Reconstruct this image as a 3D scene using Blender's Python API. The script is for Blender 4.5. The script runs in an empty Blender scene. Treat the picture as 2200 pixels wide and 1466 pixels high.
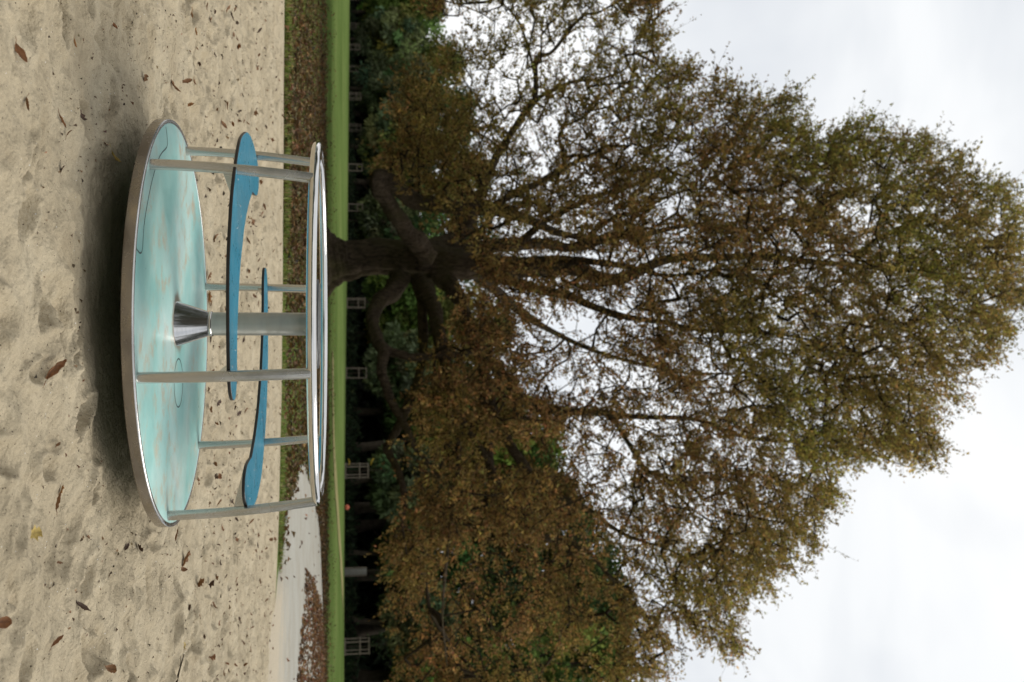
import bpy, bmesh, math, random
import numpy as np
from mathutils import Vector, Matrix, kdtree

random.seed(7)
rng = np.random.default_rng(11)
SC = bpy.context.scene
COL = SC.collection
PI = math.pi

# ------------------------------------------------------------------ camera
F_PX, W_PX, H_PX = 2078.8, 2200.0, 1466.0
PITCH = math.radians(9.32)
S = 1.15
HC = 0.967
cam_d = bpy.data.cameras.new('camera')
cam = bpy.data.objects.new('camera', cam_d)
COL.objects.link(cam)
cam_d.sensor_fit = 'HORIZONTAL'
cam_d.sensor_width = 36.0
cam_d.lens = 36.0 * F_PX / W_PX
cam_d.clip_start = 0.05
cam_d.clip_end = 3000.0
cp, sp_ = math.cos(PITCH), math.sin(PITCH)
# the photograph was taken upright and stored turned: world up points to the right of the picture
xc, yc, zc = Vector((0, -sp_, cp)), Vector((-1, 0, 0)), Vector((0, -cp, -sp_))
cam.matrix_world = Matrix(((xc.x, yc.x, zc.x, 0), (xc.y, yc.y, zc.y, 0), (xc.z, yc.z, zc.z, HC), (0, 0, 0, 1)))
cam_d.dof.use_dof = True
cam_d.dof.focus_distance = 4.25
cam_d.dof.aperture_fstop = 3.2
cam_d.dof.aperture_blades = 0
SC.camera = cam


def ray(x, y):
    u = (x - W_PX / 2) / F_PX
    s = (y - H_PX / 2) / F_PX
    return np.array([s, cp - u * sp_, sp_ + u * cp])


def at_depth(x, y, Y):
    d = ray(x, y)
    return np.array([0, 0, HC]) + d * (Y / d[1])


def at_z(x, y, z):
    d = ray(x, y)
    return np.array([0, 0, HC]) + d * ((z - HC) / d[2])


# ------------------------------------------------------------------ sky, sun, exposure
SUN_EL, SUN_AZ = math.radians(46), math.radians(72)      # azimuth clockwise from +Y (behind the scene, to the right)
world = bpy.data.worlds.new('World')
SC.world = world
world.use_nodes = True
nt = world.node_tree
nt.nodes.clear()
N = nt.nodes.new
L = nt.links.new
out = N('ShaderNodeOutputWorld')
bg = N('ShaderNodeBackground')
sky = N('ShaderNodeTexSky')
sky.sky_type = 'NISHITA'
sky.sun_disc = False
sky.sun_elevation = SUN_EL
sky.sun_rotation = SUN_AZ
sky.dust_density = 2.0
skym = N('ShaderNodeMix'); skym.data_type = 'RGBA'; skym.blend_type = 'MULTIPLY'
skym.inputs[0].default_value = 1.0
skym.inputs[7].default_value = (0.10, 0.10, 0.10, 1)
L(sky.outputs[0], skym.inputs[6])
tc = N('ShaderNodeTexCoord')
mp = N('ShaderNodeMapping'); mp.inputs['Scale'].default_value = (1.0, 1.0, 1.9); mp.inputs['Location'].default_value = (3.1, 0.4, 1.7)
L(tc.outputs['Generated'], mp.inputs[0])
n1 = N('ShaderNodeTexNoise'); n1.inputs['Scale'].default_value = 2.0; n1.inputs['Detail'].default_value = 5; n1.inputs['Roughness'].default_value = 0.5; n1.inputs['Distortion'].default_value = 0.5
L(mp.outputs[0], n1.inputs['Vector'])
r1 = N('ShaderNodeValToRGB')
r1.color_ramp.elements[0].position = 0.33; r1.color_ramp.elements[0].color = (0.68, 0.715, 0.765, 1)
r1.color_ramp.elements[1].position = 0.68; r1.color_ramp.elements[1].color = (0.985, 0.985, 0.98, 1)
e = r1.color_ramp.elements.new(0.50); e.color = (0.88, 0.90, 0.92, 1)
L(n1.outputs[0], r1.inputs[0])
n2 = N('ShaderNodeTexNoise'); n2.inputs['Scale'].default_value = 3.3; n2.inputs['Detail'].default_value = 4
mp2 = N('ShaderNodeMapping'); mp2.inputs['Location'].default_value = (8.3, 2.2, 5.0)
L(tc.outputs['Generated'], mp2.inputs[0]); L(mp2.outputs[0], n2.inputs['Vector'])
r2 = N('ShaderNodeValToRGB')
r2.color_ramp.elements[0].position = 0.30; r2.color_ramp.elements[0].color = (0.82, 0.82, 0.82, 1)
r2.color_ramp.elements[1].position = 0.48; r2.color_ramp.elements[1].color = (1, 1, 1, 1)
L(n2.outputs[0], r2.inputs[0])
cm = N('ShaderNodeMix'); cm.data_type = 'RGBA'
L(r2.outputs[0], cm.inputs[0]); L(skym.outputs[2], cm.inputs[6]); L(r1.outputs[0], cm.inputs[7])
L(cm.outputs[2], bg.inputs[0])
bg.inputs[1].default_value = 0.94
L(bg.outputs[0], out.inputs[0])

sun_d = bpy.data.lights.new('sun', 'SUN')
sun_d.energy = 2.2
sun_d.angle = math.radians(38)
sun_d.color = (1.0, 0.95, 0.87)
sun = bpy.data.objects.new('sun', sun_d)
COL.objects.link(sun)
sd = Vector((math.sin(SUN_AZ) * math.cos(SUN_EL), math.cos(SUN_AZ) * math.cos(SUN_EL), math.sin(SUN_EL)))
sun.rotation_euler = sd.to_track_quat('Z', 'Y').to_euler()
sun.location = (20, 20, 40)

SC.view_settings.view_transform = 'Standard'
SC.view_settings.look = 'None'
SC.view_settings.exposure = 0.20
SC.view_settings.gamma = 1.0
SC.render.engine = 'CYCLES'
SC.cycles.use_denoising = True
SC.cycles.max_bounces = 6
SC.cycles.diffuse_bounces = 3
SC.cycles.glossy_bounces = 4
SC.cycles.transmission_bounces = 4
SC.cycles.caustics_reflective = False
SC.cycles.caustics_refractive = False


# ------------------------------------------------------------------ helpers
def link_obj(name, data, parent=None):
    o = bpy.data.objects.new(name, data)
    COL.objects.link(o)
    if parent is not None:
        o.parent = parent
    return o


def tag(o, label=None, cat=None, group=None, kind=None):
    if label: o['label'] = label
    if cat: o['category'] = cat
    if group: o['group'] = group
    if kind: o['kind'] = kind
    return o


def empty(name, loc, label, cat, group=None):
    o = bpy.data.objects.new(name, None)
    o.empty_display_size = 0.2
    COL.objects.link(o)
    o.location = loc
    return tag(o, label, cat, group)


def np_mesh(name, verts, faces, mat=None, smooth=True, cols=None, uvs=None):
    """faces: (n,3) or (n,4) int array, or a list of such arrays."""
    me = bpy.data.meshes.new(name)
    verts = np.asarray(verts, np.float32)
    fl = faces if isinstance(faces, list) else [faces]
    fl = [np.asarray(f, np.int32) for f in fl if len(f)]
    loops = np.concatenate([f.ravel() for f in fl])
    tot = np.concatenate([np.full(len(f), f.shape[1], np.int32) for f in fl])
    start = np.concatenate([[0], np.cumsum(tot)[:-1]]).astype(np.int32)
    me.vertices.add(len(verts)); me.vertices.foreach_set('co', verts.ravel())
    me.loops.add(len(loops)); me.loops.foreach_set('vertex_index', loops)
    me.polygons.add(len(tot)); me.polygons.foreach_set('loop_start', start)
    try:
        me.polygons.foreach_set('loop_total', tot)
    except Exception:
        pass
    me.polygons.foreach_set('use_smooth', np.full(len(tot), smooth, bool))
    if cols is not None:
        a = me.color_attributes.new('Col', 'FLOAT_COLOR', 'POINT')
        c = np.ones((len(verts), 4), np.float32); c[:, :3] = cols
        a.data.foreach_set('color', c.ravel())
    if mat is not None:
        me.materials.append(mat)
    me.update(calc_edges=True)
    me.validate()
    return me


def grid_faces(nr, nc, wrap=False):
    i = np.arange(nr - 1)[:, None]
    m = nc if wrap else nc - 1
    j = np.arange(m)[None, :]
    j2 = (j + 1) % nc
    f = np.stack([i * nc + j, i * nc + j2, (i + 1) * nc + j2, (i + 1) * nc + j], -1)
    return f.reshape(-1, 4)


_tab = rng.random((256, 256)).astype(np.float32)


def vnoise(x, y, seed=0):
    x = np.asarray(x, float) + seed * 17.31; y = np.asarray(y, float) + seed * 5.77
    xi = np.floor(x).astype(int); yi = np.floor(y).astype(int)
    fx = x - xi; fy = y - yi
    fx = fx * fx * (3 - 2 * fx); fy = fy * fy * (3 - 2 * fy)
    a = _tab[xi & 255, yi & 255]; b = _tab[(xi + 1) & 255, yi & 255]
    c = _tab[xi & 255, (yi + 1) & 255]; d = _tab[(xi + 1) & 255, (yi + 1) & 255]
    return (a * (1 - fx) + b * fx) * (1 - fy) + (c * (1 - fx) + d * fx) * fy - 0.5


def sstep(a, b, x):
    t = np.clip((np.asarray(x, float) - a) / (b - a), 0, 1)
    return t * t * (3 - 2 * t)


def catmull(pts, n):
    pts = np.asarray(pts, float)
    P = np.vstack([2 * pts[0] - pts[1], pts, 2 * pts[-1] - pts[-2]])
    res = []
    for i in range(1, len(P) - 2):
        p0, p1, p2, p3 = P[i - 1], P[i], P[i + 1], P[i + 2]
        for t in np.linspace(0, 1, n, endpoint=False):
            res.append(0.5 * ((2 * p1) + (-p0 + p2) * t + (2 * p0 - 5 * p1 + 4 * p2 - p3) * t * t + (-p0 + 3 * p1 - 3 * p2 + p3) * t ** 3))
    res.append(pts[-1])
    return np.array(res)


def frames(path):
    t = np.gradient(path, axis=0)
    t /= np.linalg.norm(t, axis=1, keepdims=True) + 1e-9
    ref = np.array([0.0, 0.0, 1.0]) if abs(t[0, 2]) < 0.9 else np.array([1.0, 0.0, 0.0])
    u = np.cross(t[0], ref); u /= np.linalg.norm(u)
    us, vs = [], []
    for k in range(len(path)):
        u = u - t[k] * np.dot(u, t[k]); u /= np.linalg.norm(u) + 1e-9
        us.append(u); vs.append(np.cross(t[k], u))
    return t, np.array(us), np.array(vs)


class Geo:
    """collects vertices and faces of ONE part"""
    def __init__(s):
        s.v, s.q, s.t, s.n = [], [], [], 0

    def add(s, v, q=None, t=None):
        v = np.asarray(v, float)
        s.v.append(v)
        if q is not None and len(q): s.q.append(np.asarray(q) + s.n)
        if t is not None and len(t): s.t.append(np.asarray(t) + s.n)
        s.n += len(v)

    def tube(s, path, radii, sides=12, cap=True, mod=None):
        path = np.asarray(path, float)
        radii = np.broadcast_to(np.asarray(radii, float), (len(path),))
        t, u, v = frames(path)
        a = np.linspace(0, 2 * PI, sides, endpoint=False)
        R = radii[:, None] * np.ones((1, sides))
        if mod is not None: R = R * mod(len(path), a)
        V = path[:, None] + R[..., None] * (np.cos(a)[None, :, None] * u[:, None] + np.sin(a)[None, :, None] * v[:, None])
        q = grid_faces(len(path), sides, True)
        V = V.reshape(-1, 3)
        if cap:
            V = np.vstack([V, path[0], path[-1]])
            i = np.arange(sides); j = (i + 1) % sides
            nv = len(path) * sides
            tr = np.vstack([np.stack([j, i, np.full(sides, nv)], 1), np.stack([i + nv - sides, j + nv - sides, np.full(sides, nv + 1)], 1)])
            s.add(V, q, tr)
        else:
            s.add(V, q)

    def lathe(s, prof, sides=64, close=False):
        prof = np.asarray(prof, float)
        a = np.linspace(0, 2 * PI, sides, endpoint=False)
        V = np.stack([prof[:, 0, None] * np.cos(a), prof[:, 0, None] * np.sin(a), prof[:, 1, None] + 0 * a], -1)
        s.add(V.reshape(-1, 3), grid_faces(len(prof), sides, True)[:, ::-1])

    def box(s, c, size, R=None):
        h = np.asarray(size) / 2
        v = np.array([[x, y, z] for x in (-1, 1) for y in (-1, 1) for z in (-1, 1)]) * h
        if R is not None: v = v @ np.asarray(R).T
        s.add(v + np.asarray(c), [[0, 1, 3, 2], [4, 6, 7, 5], [0, 4, 5, 1], [2, 3, 7, 6], [0, 2, 6, 4], [1, 5, 7, 3]])

    def build(s, name, mat, parent=None, smooth=True, sharp=None):
        fl = []
        if s.q: fl.append(np.vstack(s.q))
        if s.t: fl.append(np.vstack(s.t))
        me = np_mesh(name, np.vstack(s.v), fl, mat, smooth)
        if sharp is not None:
            me.set_sharp_from_angle(angle=math.radians(sharp))
        return link_obj(name, me, parent)


def new_mat(name):
    m = bpy.data.materials.new(name)
    m.use_nodes = True
    t = m.node_tree
    b = t.nodes['Principled BSDF']
    return m, t, b


def nd(t, typ, **kw):
    n = t.nodes.new(typ)
    for k, v in kw.items():
        if k in n.inputs: n.inputs[k].default_value = v
        else: setattr(n, k, v)
    return n


def ramp(t, fac, stops):
    r = t.nodes.new('ShaderNodeValToRGB')
    els = r.color_ramp.elements
    while len(els) < len(stops): els.new(0.5)
    for e_, (p, c) in zip(els, stops):
        e_.position = p; e_.color = (*c, 1) if len(c) == 3 else c
    t.links.new(fac, r.inputs[0])
    return r.outputs[0]


def mixc(t, fac, a, b, mode='MIX'):
    m = t.nodes.new('ShaderNodeMix'); m.data_type = 'RGBA'; m.blend_type = mode
    for sock, v in ((m.inputs[0], fac), (m.inputs[6], a), (m.inputs[7], b)):
        if hasattr(v, 'links'): t.links.new(v, sock)
        elif isinstance(v, (int, float)): sock.default_value = v
        else: sock.default_value = (*v, 1) if len(v) == 3 else v
    return m.outputs[2]


def math_n(t, op, a, b=None):
    m = t.nodes.new('ShaderNodeMath'); m.operation = op
    for sock, v in zip(m.inputs, (a, b)):
        if v is None: continue
        if hasattr(v, 'links'): t.links.new(v, sock)
        else: sock.default_value = v
    return m.outputs[0]


def noise(t, vec, scale, detail=4, rough=0.55, dist=0.0):
    n = nd(t, 'ShaderNodeTexNoise', Scale=scale, Detail=detail, Roughness=rough, Distortion=dist)
    if vec is not None: t.links.new(vec, n.inputs['Vector'])
    return n.outputs[0]


def objco(t, scale=(1, 1, 1)):
    c = t.nodes.new('ShaderNodeTexCoord')
    m = t.nodes.new('ShaderNodeMapping'); m.inputs['Scale'].default_value = scale
    t.links.new(c.outputs['Object'], m.inputs[0])
    return m.outputs[0]


def bump(t, b, h, strength, dist):
    n = nd(t, 'ShaderNodeBump', Strength=strength, Distance=dist)
    t.links.new(h, n.inputs['Height']); t.links.new(n.outputs[0], b.inputs['Normal'])
    return n


# ------------------------------------------------------------------ materials
def mat_sand():
    m, t, b = new_mat('sand')
    v = objco(t)
    a = noise(t, v, 2.2, 6, 0.6)
    c = ramp(t, a, [(0.30, (0.365, 0.305, 0.207)), (0.52, (0.455, 0.385, 0.268)), (0.72, (0.515, 0.445, 0.318))])
    wet = ramp(t, noise(t, v, 7.0, 6, 0.7, 0.3), [(0.52, (0, 0, 0)), (0.70, (0.5, 0.5, 0.5))])
    c = mixc(t, wet, c, (0.25, 0.205, 0.135))
    g = noise(t, v, 420, 3, 0.75)
    c = mixc(t, 0.55, c, ramp(t, g, [(0.3, (0.25, 0.25, 0.25)), (0.5, (0.5, 0.5, 0.5)), (0.72, (0.78, 0.77, 0.75))]), 'OVERLAY')
    # dark crumbs and pale shell chips lying in the sand
    vo = nd(t, 'ShaderNodeTexVoronoi', Scale=80.0, Randomness=1.0); t.links.new(v, vo.inputs['Vector'])
    sep = nd(t, 'ShaderNodeSeparateColor'); t.links.new(vo.outputs['Color'], sep.inputs[0])
    near = math_n(t, 'LESS_THAN', vo.outputs['Distance'], 0.20)
    dark = math_n(t, 'MULTIPLY', near, math_n(t, 'GREATER_THAN', sep.outputs[0], 0.86))
    lite = math_n(t, 'MULTIPLY', math_n(t, 'LESS_THAN', vo.outputs['Distance'], 0.15), math_n(t, 'LESS_THAN', sep.outputs[1], 0.035))
    c = mixc(t, dark, c, (0.055, 0.042, 0.028))
    c = mixc(t, lite, c, (0.85, 0.84, 0.80))
    t.links.new(c, b.inputs['Base Color'])
    b.inputs['Roughness'].default_value = 0.95
    b.inputs['Specular IOR Level'].default_value = 0.15
    h = math_n(t, 'ADD', math_n(t, 'ADD', math_n(t, 'MULTIPLY', noise(t, v, 38, 5, 0.65), 1.0), math_n(t, 'MULTIPLY', noise(t, v, 13, 4, 0.6), 1.6)), math_n(t, 'MULTIPLY', g, 0.12))
    bump(t, b, h, 1.0, 0.022)
    return m


def mat_attr(name, rough=0.8, trans=0.0, spec=0.2, var=0.25, scale=3.0):
    """leaf-like surface: colour of each leaf from the mesh, a little light passing through"""
    m, t, b = new_mat(name)
    at = t.nodes.new('ShaderNodeAttribute'); at.attribute_name = 'Col'
    v = objco(t)
    c = mixc(t, var, at.outputs['Color'], ramp(t, noise(t, v, scale, 3), [(0.3, (0.3, 0.3, 0.3)), (0.7, (0.7, 0.7, 0.7))]), 'OVERLAY')
    t.links.new(c, b.inputs['Base Color'])
    b.inputs['Roughness'].default_value = rough
    b.inputs['Specular IOR Level'].default_value = spec
    if trans > 0:
        tr = t.nodes.new('ShaderNodeBsdfTranslucent')
        t.links.new(c, tr.inputs[0])
        mx = t.nodes.new('ShaderNodeMixShader'); mx.inputs[0].default_value = trans
        t.links.new(b.outputs[0], mx.inputs[1]); t.links.new(tr.outputs[0], mx.inputs[2])
        t.links.new(mx.outputs[0], t.nodes['Material Output'].inputs[0])
    return m


def mat_lawn():
    m, t, b = new_mat('lawn')
    at = t.nodes.new('ShaderNodeAttribute'); at.attribute_name = 'Col'
    sep = nd(t, 'ShaderNodeSeparateColor'); t.links.new(at.outputs['Color'], sep.inputs[0])
    v = objco(t)
    big = noise(t, objco(t, (0.5, 0.7, 1)), 0.16, 8, 0.7)
    g = ramp(t, big, [(0.34, (0.060, 0.092, 0.024)), (0.5, (0.092, 0.134, 0.038)), (0.66, (0.135, 0.168, 0.056))])
    fine = noise(t, v, 22, 6, 0.7)
    g = mixc(t, 0.6, g, ramp(t, fine, [(0.3, (0.25, 0.25, 0.25)), (0.7, (0.75, 0.75, 0.75))]), 'OVERLAY')
    br = ramp(t, noise(t, v, 9, 6, 0.7), [(0.3, (0.040, 0.027, 0.013)), (0.5, (0.080, 0.052, 0.024)), (0.7, (0.125, 0.085, 0.038))])
    f = math_n(t, 'ADD', sep.outputs[0], math_n(t, 'MULTIPLY', math_n(t, 'SUBTRACT', noise(t, v, 1.6, 6, 0.65), 0.5), 1.1))
    f = ramp(t, f, [(0.42, (0, 0, 0)), (0.62, (1, 1, 1))])
    c = mixc(t, f, g, br)
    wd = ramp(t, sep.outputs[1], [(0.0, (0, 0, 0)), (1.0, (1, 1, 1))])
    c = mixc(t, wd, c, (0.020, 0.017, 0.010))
    t.links.new(c, b.inputs['Base Color'])
    b.inputs['Roughness'].default_value = 1.0
    b.inputs['Specular IOR Level'].default_value = 0.0
    bump(t, b, fine, 0.7, 0.04)
    return m


def mat_path():
    m, t, b = new_mat('path')
    v = objco(t)
    c = ramp(t, noise(t, v, 1.1, 5), [(0.3, (0.31, 0.285, 0.23)), (0.5, (0.35, 0.335, 0.285)), (0.7, (0.385, 0.375, 0.33))])
    at = t.nodes.new('ShaderNodeAttribute'); at.attribute_name = 'Col'
    sep = nd(t, 'ShaderNodeSeparateColor'); t.links.new(at.outputs['Color'], sep.inputs[0])
    du = math_n(t, 'ADD', sep.outputs[0], math_n(t, 'MULTIPLY', math_n(t, 'SUBTRACT', noise(t, v, 2.5, 6, 0.7), 0.5), 0.9))
    c = mixc(t, ramp(t, du, [(0.30, (0, 0, 0)), (0.65, (1, 1, 1))]), c, (0.46, 0.395, 0.29))
    c = mixc(t, 0.5, c, ramp(t, noise(t, v, 60, 5, 0.7), [(0.3, (0.3, 0.3, 0.3)), (0.7, (0.7, 0.7, 0.7))]), 'OVERLAY')
    t.links.new(c, b.inputs['Base Color'])
    b.inputs['Roughness'].default_value = 0.9
    bump(t, b, noise(t, v, 45, 6, 0.75), 0.8, 0.02)
    return m


def mat_steel(name, rough=0.3, dirt=0.0, base=(0.60, 0.60, 0.585), scale=(1, 1, 1), aniso=0.0):
    m, t, b = new_mat(name)
    v = objco(t, scale)
    n_ = noise(t, v, 6, 2 if aniso else 5, 0.5)
    c = mixc(t, 0.25 if aniso else 0.35, base, ramp(t, n_, [(0.3, (0.35, 0.34, 0.32)), (0.7, (0.62, 0.62, 0.61))]), 'OVERLAY')
    if dirt > 0:
        dd = ramp(t, noise(t, objco(t, (1, 1, 2.5)), 4, 3, 0.55), [(0.38, (0, 0, 0)), (0.7, (dirt, dirt, dirt))])
        c = mixc(t, dd, c, (0.11, 0.085, 0.06))
        me_ = math_n(t, 'SUBTRACT', 1.0, dd)
        t.links.new(me_, b.inputs['Metallic'])
    else:
        b.inputs['Metallic'].default_value = 1.0
    t.links.new(c, b.inputs['Base Color'])
    rr = ramp(t, noise(t, v, 8 if aniso else 30, 2 if aniso else 4), [(0.3, (rough * 0.8,) * 3), (0.7, (rough * 1.25,) * 3)])
    t.links.new(rr, b.inputs['Roughness'])
    if aniso:
        cz = nd(t, 'ShaderNodeCombineXYZ', Z=1.0)
        t.links.new(cz.outputs[0], b.inputs['Tangent'])
        b.inputs['Anisotropic'].default_value = aniso
    else:
        bump(t, b, noise(t, v, 160, 3), 0.02, 0.0005)
    return m


def mat_deck():
    m, t, b = new_mat('turquoise_deck')
    v = objco(t)
    c = ramp(t, noise(t, v, 2.6, 6, 0.6), [(0.3, (0.25, 0.52, 0.485)), (0.5, (0.335, 0.61, 0.57)), (0.7, (0.43, 0.68, 0.635))])
    # rubbed and scuffed patches
    vs = objco(t, (1.0, 1.3, 1))
    sc = ramp(t, noise(t, vs, 2.2, 4, 0.5, 0.6), [(0.40, (0, 0, 0)), (0.74, (0.75, 0.75, 0.75))])
    c = mixc(t, sc, c, (0.60, 0.70, 0.65))
    bl = ramp(t, noise(t, objco(t, (1.2, 1.5, 1)), 1.7, 5, 0.6, 0.4), [(0.56, (0, 0, 0)), (0.75, (0.3, 0.3, 0.3))])
    c = mixc(t, bl, c, (0.20, 0.29, 0.33))
    # sandy, rusty dirt ground into the surface
    dn = noise(t, objco(t, (1.0, 1.0, 1)), 7.5, 9, 0.74, 0.35)
    lo = noise(t, v, 1.35, 2)
    dm = math_n(t, 'MULTIPLY', ramp(t, dn, [(0.50, (0, 0, 0)), (0.64, (0.9, 0.9, 0.9))]), ramp(t, lo, [(0.42, (0, 0, 0)), (0.58, (1, 1, 1))]))
    c = mixc(t, dm, c, (0.50, 0.40, 0.27))
    # dirt packed round the hub
    xyz = t.nodes.new('ShaderNodeSeparateXYZ'); t.links.new(v, xyz.inputs[0])
    rad = math_n(t, 'SQRT', math_n(t, 'ADD', math_n(t, 'MULTIPLY', xyz.outputs[0], xyz.outputs[0]), math_n(t, 'MULTIPLY', xyz.outputs[1], xyz.outputs[1])))
    rn = math_n(t, 'ADD', rad, math_n(t, 'MULTIPLY', math_n(t, 'SUBTRACT', noise(t, v, 12, 5), 0.5), 0.10))
    hub = ramp(t, rn, [(0.112, (0.9, 0.9, 0.9)), (0.150, (0, 0, 0))])
    c = mixc(t, hub, c, (0.25, 0.19, 0.125))
    t.links.new(c, b.inputs['Base Color'])
    rg = ramp(t, noise(t, v, 6, 6, 0.7), [(0.3, (0.26,) * 3), (0.7, (0.50,) * 3)])
    t.links.new(rg, b.inputs['Roughness'])
    b.inputs['Specular IOR Level'].default_value = 0.55
    bump(t, b, noise(t, v, 40, 3), 0.03, 0.001)
    return m


def mat_board():
    m, t, b = new_mat('blue_board')
    v = objco(t)
    c = mixc(t, 0.22, (0.021, 0.195, 0.29), ramp(t, noise(t, v, 5, 5, 0.6), [(0.3, (0.3, 0.3, 0.3)), (0.7, (0.7, 0.7, 0.7))]), 'OVERLAY')
    sc = ramp(t, noise(t, objco(t, (9, 1.2, 1)), 9, 9, 0.8, 1.5), [(0.60, (0, 0, 0)), (0.76, (0.3, 0.3, 0.3))])
    c = mixc(t, sc, c, (0.11, 0.26, 0.33))
    du = ramp(t, noise(t, v, 3.2, 7, 0.7), [(0.52, (0, 0, 0)), (0.75, (0.35, 0.35, 0.35))])
    c = mixc(t, du, c, (0.15, 0.21, 0.21))
    t.links.new(c, b.inputs['Base Color'])
    t.links.new(ramp(t, noise(t, v, 14, 7, 0.7), [(0.3, (0.22,) * 3), (0.7, (0.45,) * 3)]), b.inputs['Roughness'])
    return m


def mat_plain(name, col, rough=0.5, spec=0.5, var=0.2, scale=20, col2=None, stretch=(1, 1, 1), bmp=0.0, bd=0.002):
    m, t, b = new_mat(name)
    v = objco(t, stretch)
    n_ = noise(t, v, scale, 5, 0.65)
    if col2 is not None:
        c = ramp(t, n_, [(0.35, col), (0.65, col2)])
    else:
        c = mixc(t, var, col, ramp(t, n_, [(0.3, (0.3, 0.3, 0.3)), (0.7, (0.7, 0.7, 0.7))]), 'OVERLAY')
    t.links.new(c, b.inputs['Base Color'])
    b.inputs['Roughness'].default_value = rough
    b.inputs['Specular IOR Level'].default_value = spec
    if bmp: bump(t, b, n_, bmp, bd)
    return m


def mat_bark(name, dark, light, moss):
    m, t, b = new_mat(name)
    v = objco(t, (3.4, 3.4, 1.2))
    n_ = noise(t, v, 2.6, 9, 0.72, 0.8)
    c = ramp(t, n_, [(0.32, dark), (0.66, light)])
    mo = ramp(t, noise(t, objco(t), 0.8, 5, 0.6), [(0.45, (0, 0, 0)), (0.68, (0.8, 0.8, 0.8))])
    c = mixc(t, mo, c, moss)
    t.links.new(c, b.inputs['Base Color'])
    b.inputs['Roughness'].default_value = 0.95
    b.inputs['Specular IOR Level'].default_value = 0.1
    bump(t, b, n_, 1.0, 0.10)
    return m


M_SAND = mat_sand(); M_LAWN = mat_lawn(); M_PATH = mat_path()
M_LEAF = mat_attr('tree_leaves', 0.7, 0.42, 0.25, 0.2, 0.6)
M_BGLEAF = mat_attr('far_leaves', 0.85, 0.15, 0.1, 0.3, 0.5)
M_GRASS = mat_attr('grass_blades', 0.8, 0.3, 0.15, 0.1)
M_DRY = mat_attr('dry_leaves', 0.65, 0.15, 0.3, 0.45, 60)
M_TUBE = mat_steel('brushed_steel_tube', 0.24, 0.0, (0.56, 0.555, 0.535), (1, 1, 1), 0.75)
M_RING = mat_steel('polished_steel_ring', 0.10, 0.0, (0.66, 0.65, 0.63))
M_RIM = mat_steel('worn_steel_rim', 0.24, 0.9, (0.36, 0.33, 0.29), (1, 1, 1))
M_LIP = mat_steel('bare_steel_lip', 0.22, 0.35, (0.58, 0.57, 0.56))
M_CONE = mat_steel('spun_steel', 0.13, 0.0, (0.60, 0.60, 0.60), (1, 1, 14))
M_POLE = mat_steel('satin_steel', 0.40, 0.0, (0.40, 0.40, 0.375), (1, 1, 4), 0.85)
M_DECK = mat_deck()
M_BLUE = mat_board()
M_EDGE = mat_plain('dark_board_edge', (0.016, 0.014, 0.013), 0.45, 0.4, 0.2)
M_BOLT = mat_steel('bolt_steel', 0.4, 0.0, (0.30, 0.34, 0.36))
M_SEAM = mat_plain('deck_groove', (0.07, 0.10, 0.095), 0.6, 0.3)
M_RUBBER = mat_plain('black_rubber', (0.012, 0.012, 0.012), 0.4, 0.4)
M_BARK = mat_bark('old_bark', (0.018, 0.013, 0.009), (0.155, 0.118, 0.080), (0.072, 0.066, 0.024))
M_TWIG = mat_plain('branch_bark', (0.026, 0.019, 0.012), 0.9, 0.1, 0.4, 6, (0.055, 0.042, 0.024))
M_BGBARK = mat_plain('far_bark', (0.03, 0.024, 0.017), 0.95, 0.1, 0.4, 2, (0.065, 0.052, 0.038))
M_WOOD = mat_plain('weathered_wood', (0.125, 0.10, 0.078), 0.85, 0.2, 0.4, 8, (0.20, 0.165, 0.13), (4, 4, 0.6), 0.3)
M_YELLOW = mat_plain('yellow_tie', (0.40, 0.26, 0.02), 0.6, 0.3)
M_TUBEP = mat_plain('pale_plastic', (0.12, 0.115, 0.10), 0.7, 0.3, 0.4, 3)
M_RED = mat_plain('orange_red', (0.55, 0.14, 0.075), 0.6, 0.3)

# ------------------------------------------------------------------ ground
DECK_C = np.array([-0.0691 * S, 4.0376 * S])
DECK_Z = HC - 0.6931 * S
PIT = np.array([(-14, 15.0), (-4.99, 14.16), (-3.4, 14.0), (-2.2, 13.87), (-.77, 13.8), (0.8, 13.55), (2.32, 13.14), (3.08, 12.64), (4.2, 11.9), (9, 9.5), (12, 4), (9, -6), (0, -8), (-9, -8), (-16, 2)])


def pit_radius(phi):
    d = np.stack([np.sin(phi), np.cos(phi)], -1)
    best = np.full(len(phi), 1e9)
    for k in range(len(PIT)):
        a, b = PIT[k], PIT[(k + 1) % len(PIT)]
        e_ = b - a
        den = d[:, 0] * e_[1] - d[:, 1] * e_[0]
        den = np.where(abs(den) < 1e-9, 1e-9, den)
        tt = (a[0] * e_[1] - a[1] * e_[0]) / den
        ss = (a[0] * d[:, 1] - a[1] * d[:, 0]) / den
        ok = (tt > 0) & (ss >= -1e-6) & (ss <= 1 + 1e-6)
        best = np.where(ok & (tt < best), tt, best)
    wob = 0.05 * vnoise(phi * 60, phi * 0, 3) + 0.08 * vnoise(phi * 17, phi * 0, 4)
    return best + wob


def terrain(x, y):
    r = np.hypot(x, y)
    return 0.26 * sstep(28, 80, r) + 0.02 * vnoise(x * 0.4, y * 0.4, 9) * sstep(15, 17, r)


# height map of the sand
HX0, HY0, HS = -6.5, 1.6, 0.01
nx, ny = 1300, 1320
gx, gy = np.meshgrid(HX0 + np.arange(nx) * HS, HY0 + np.arange(ny) * HS, indexing='ij')


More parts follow.
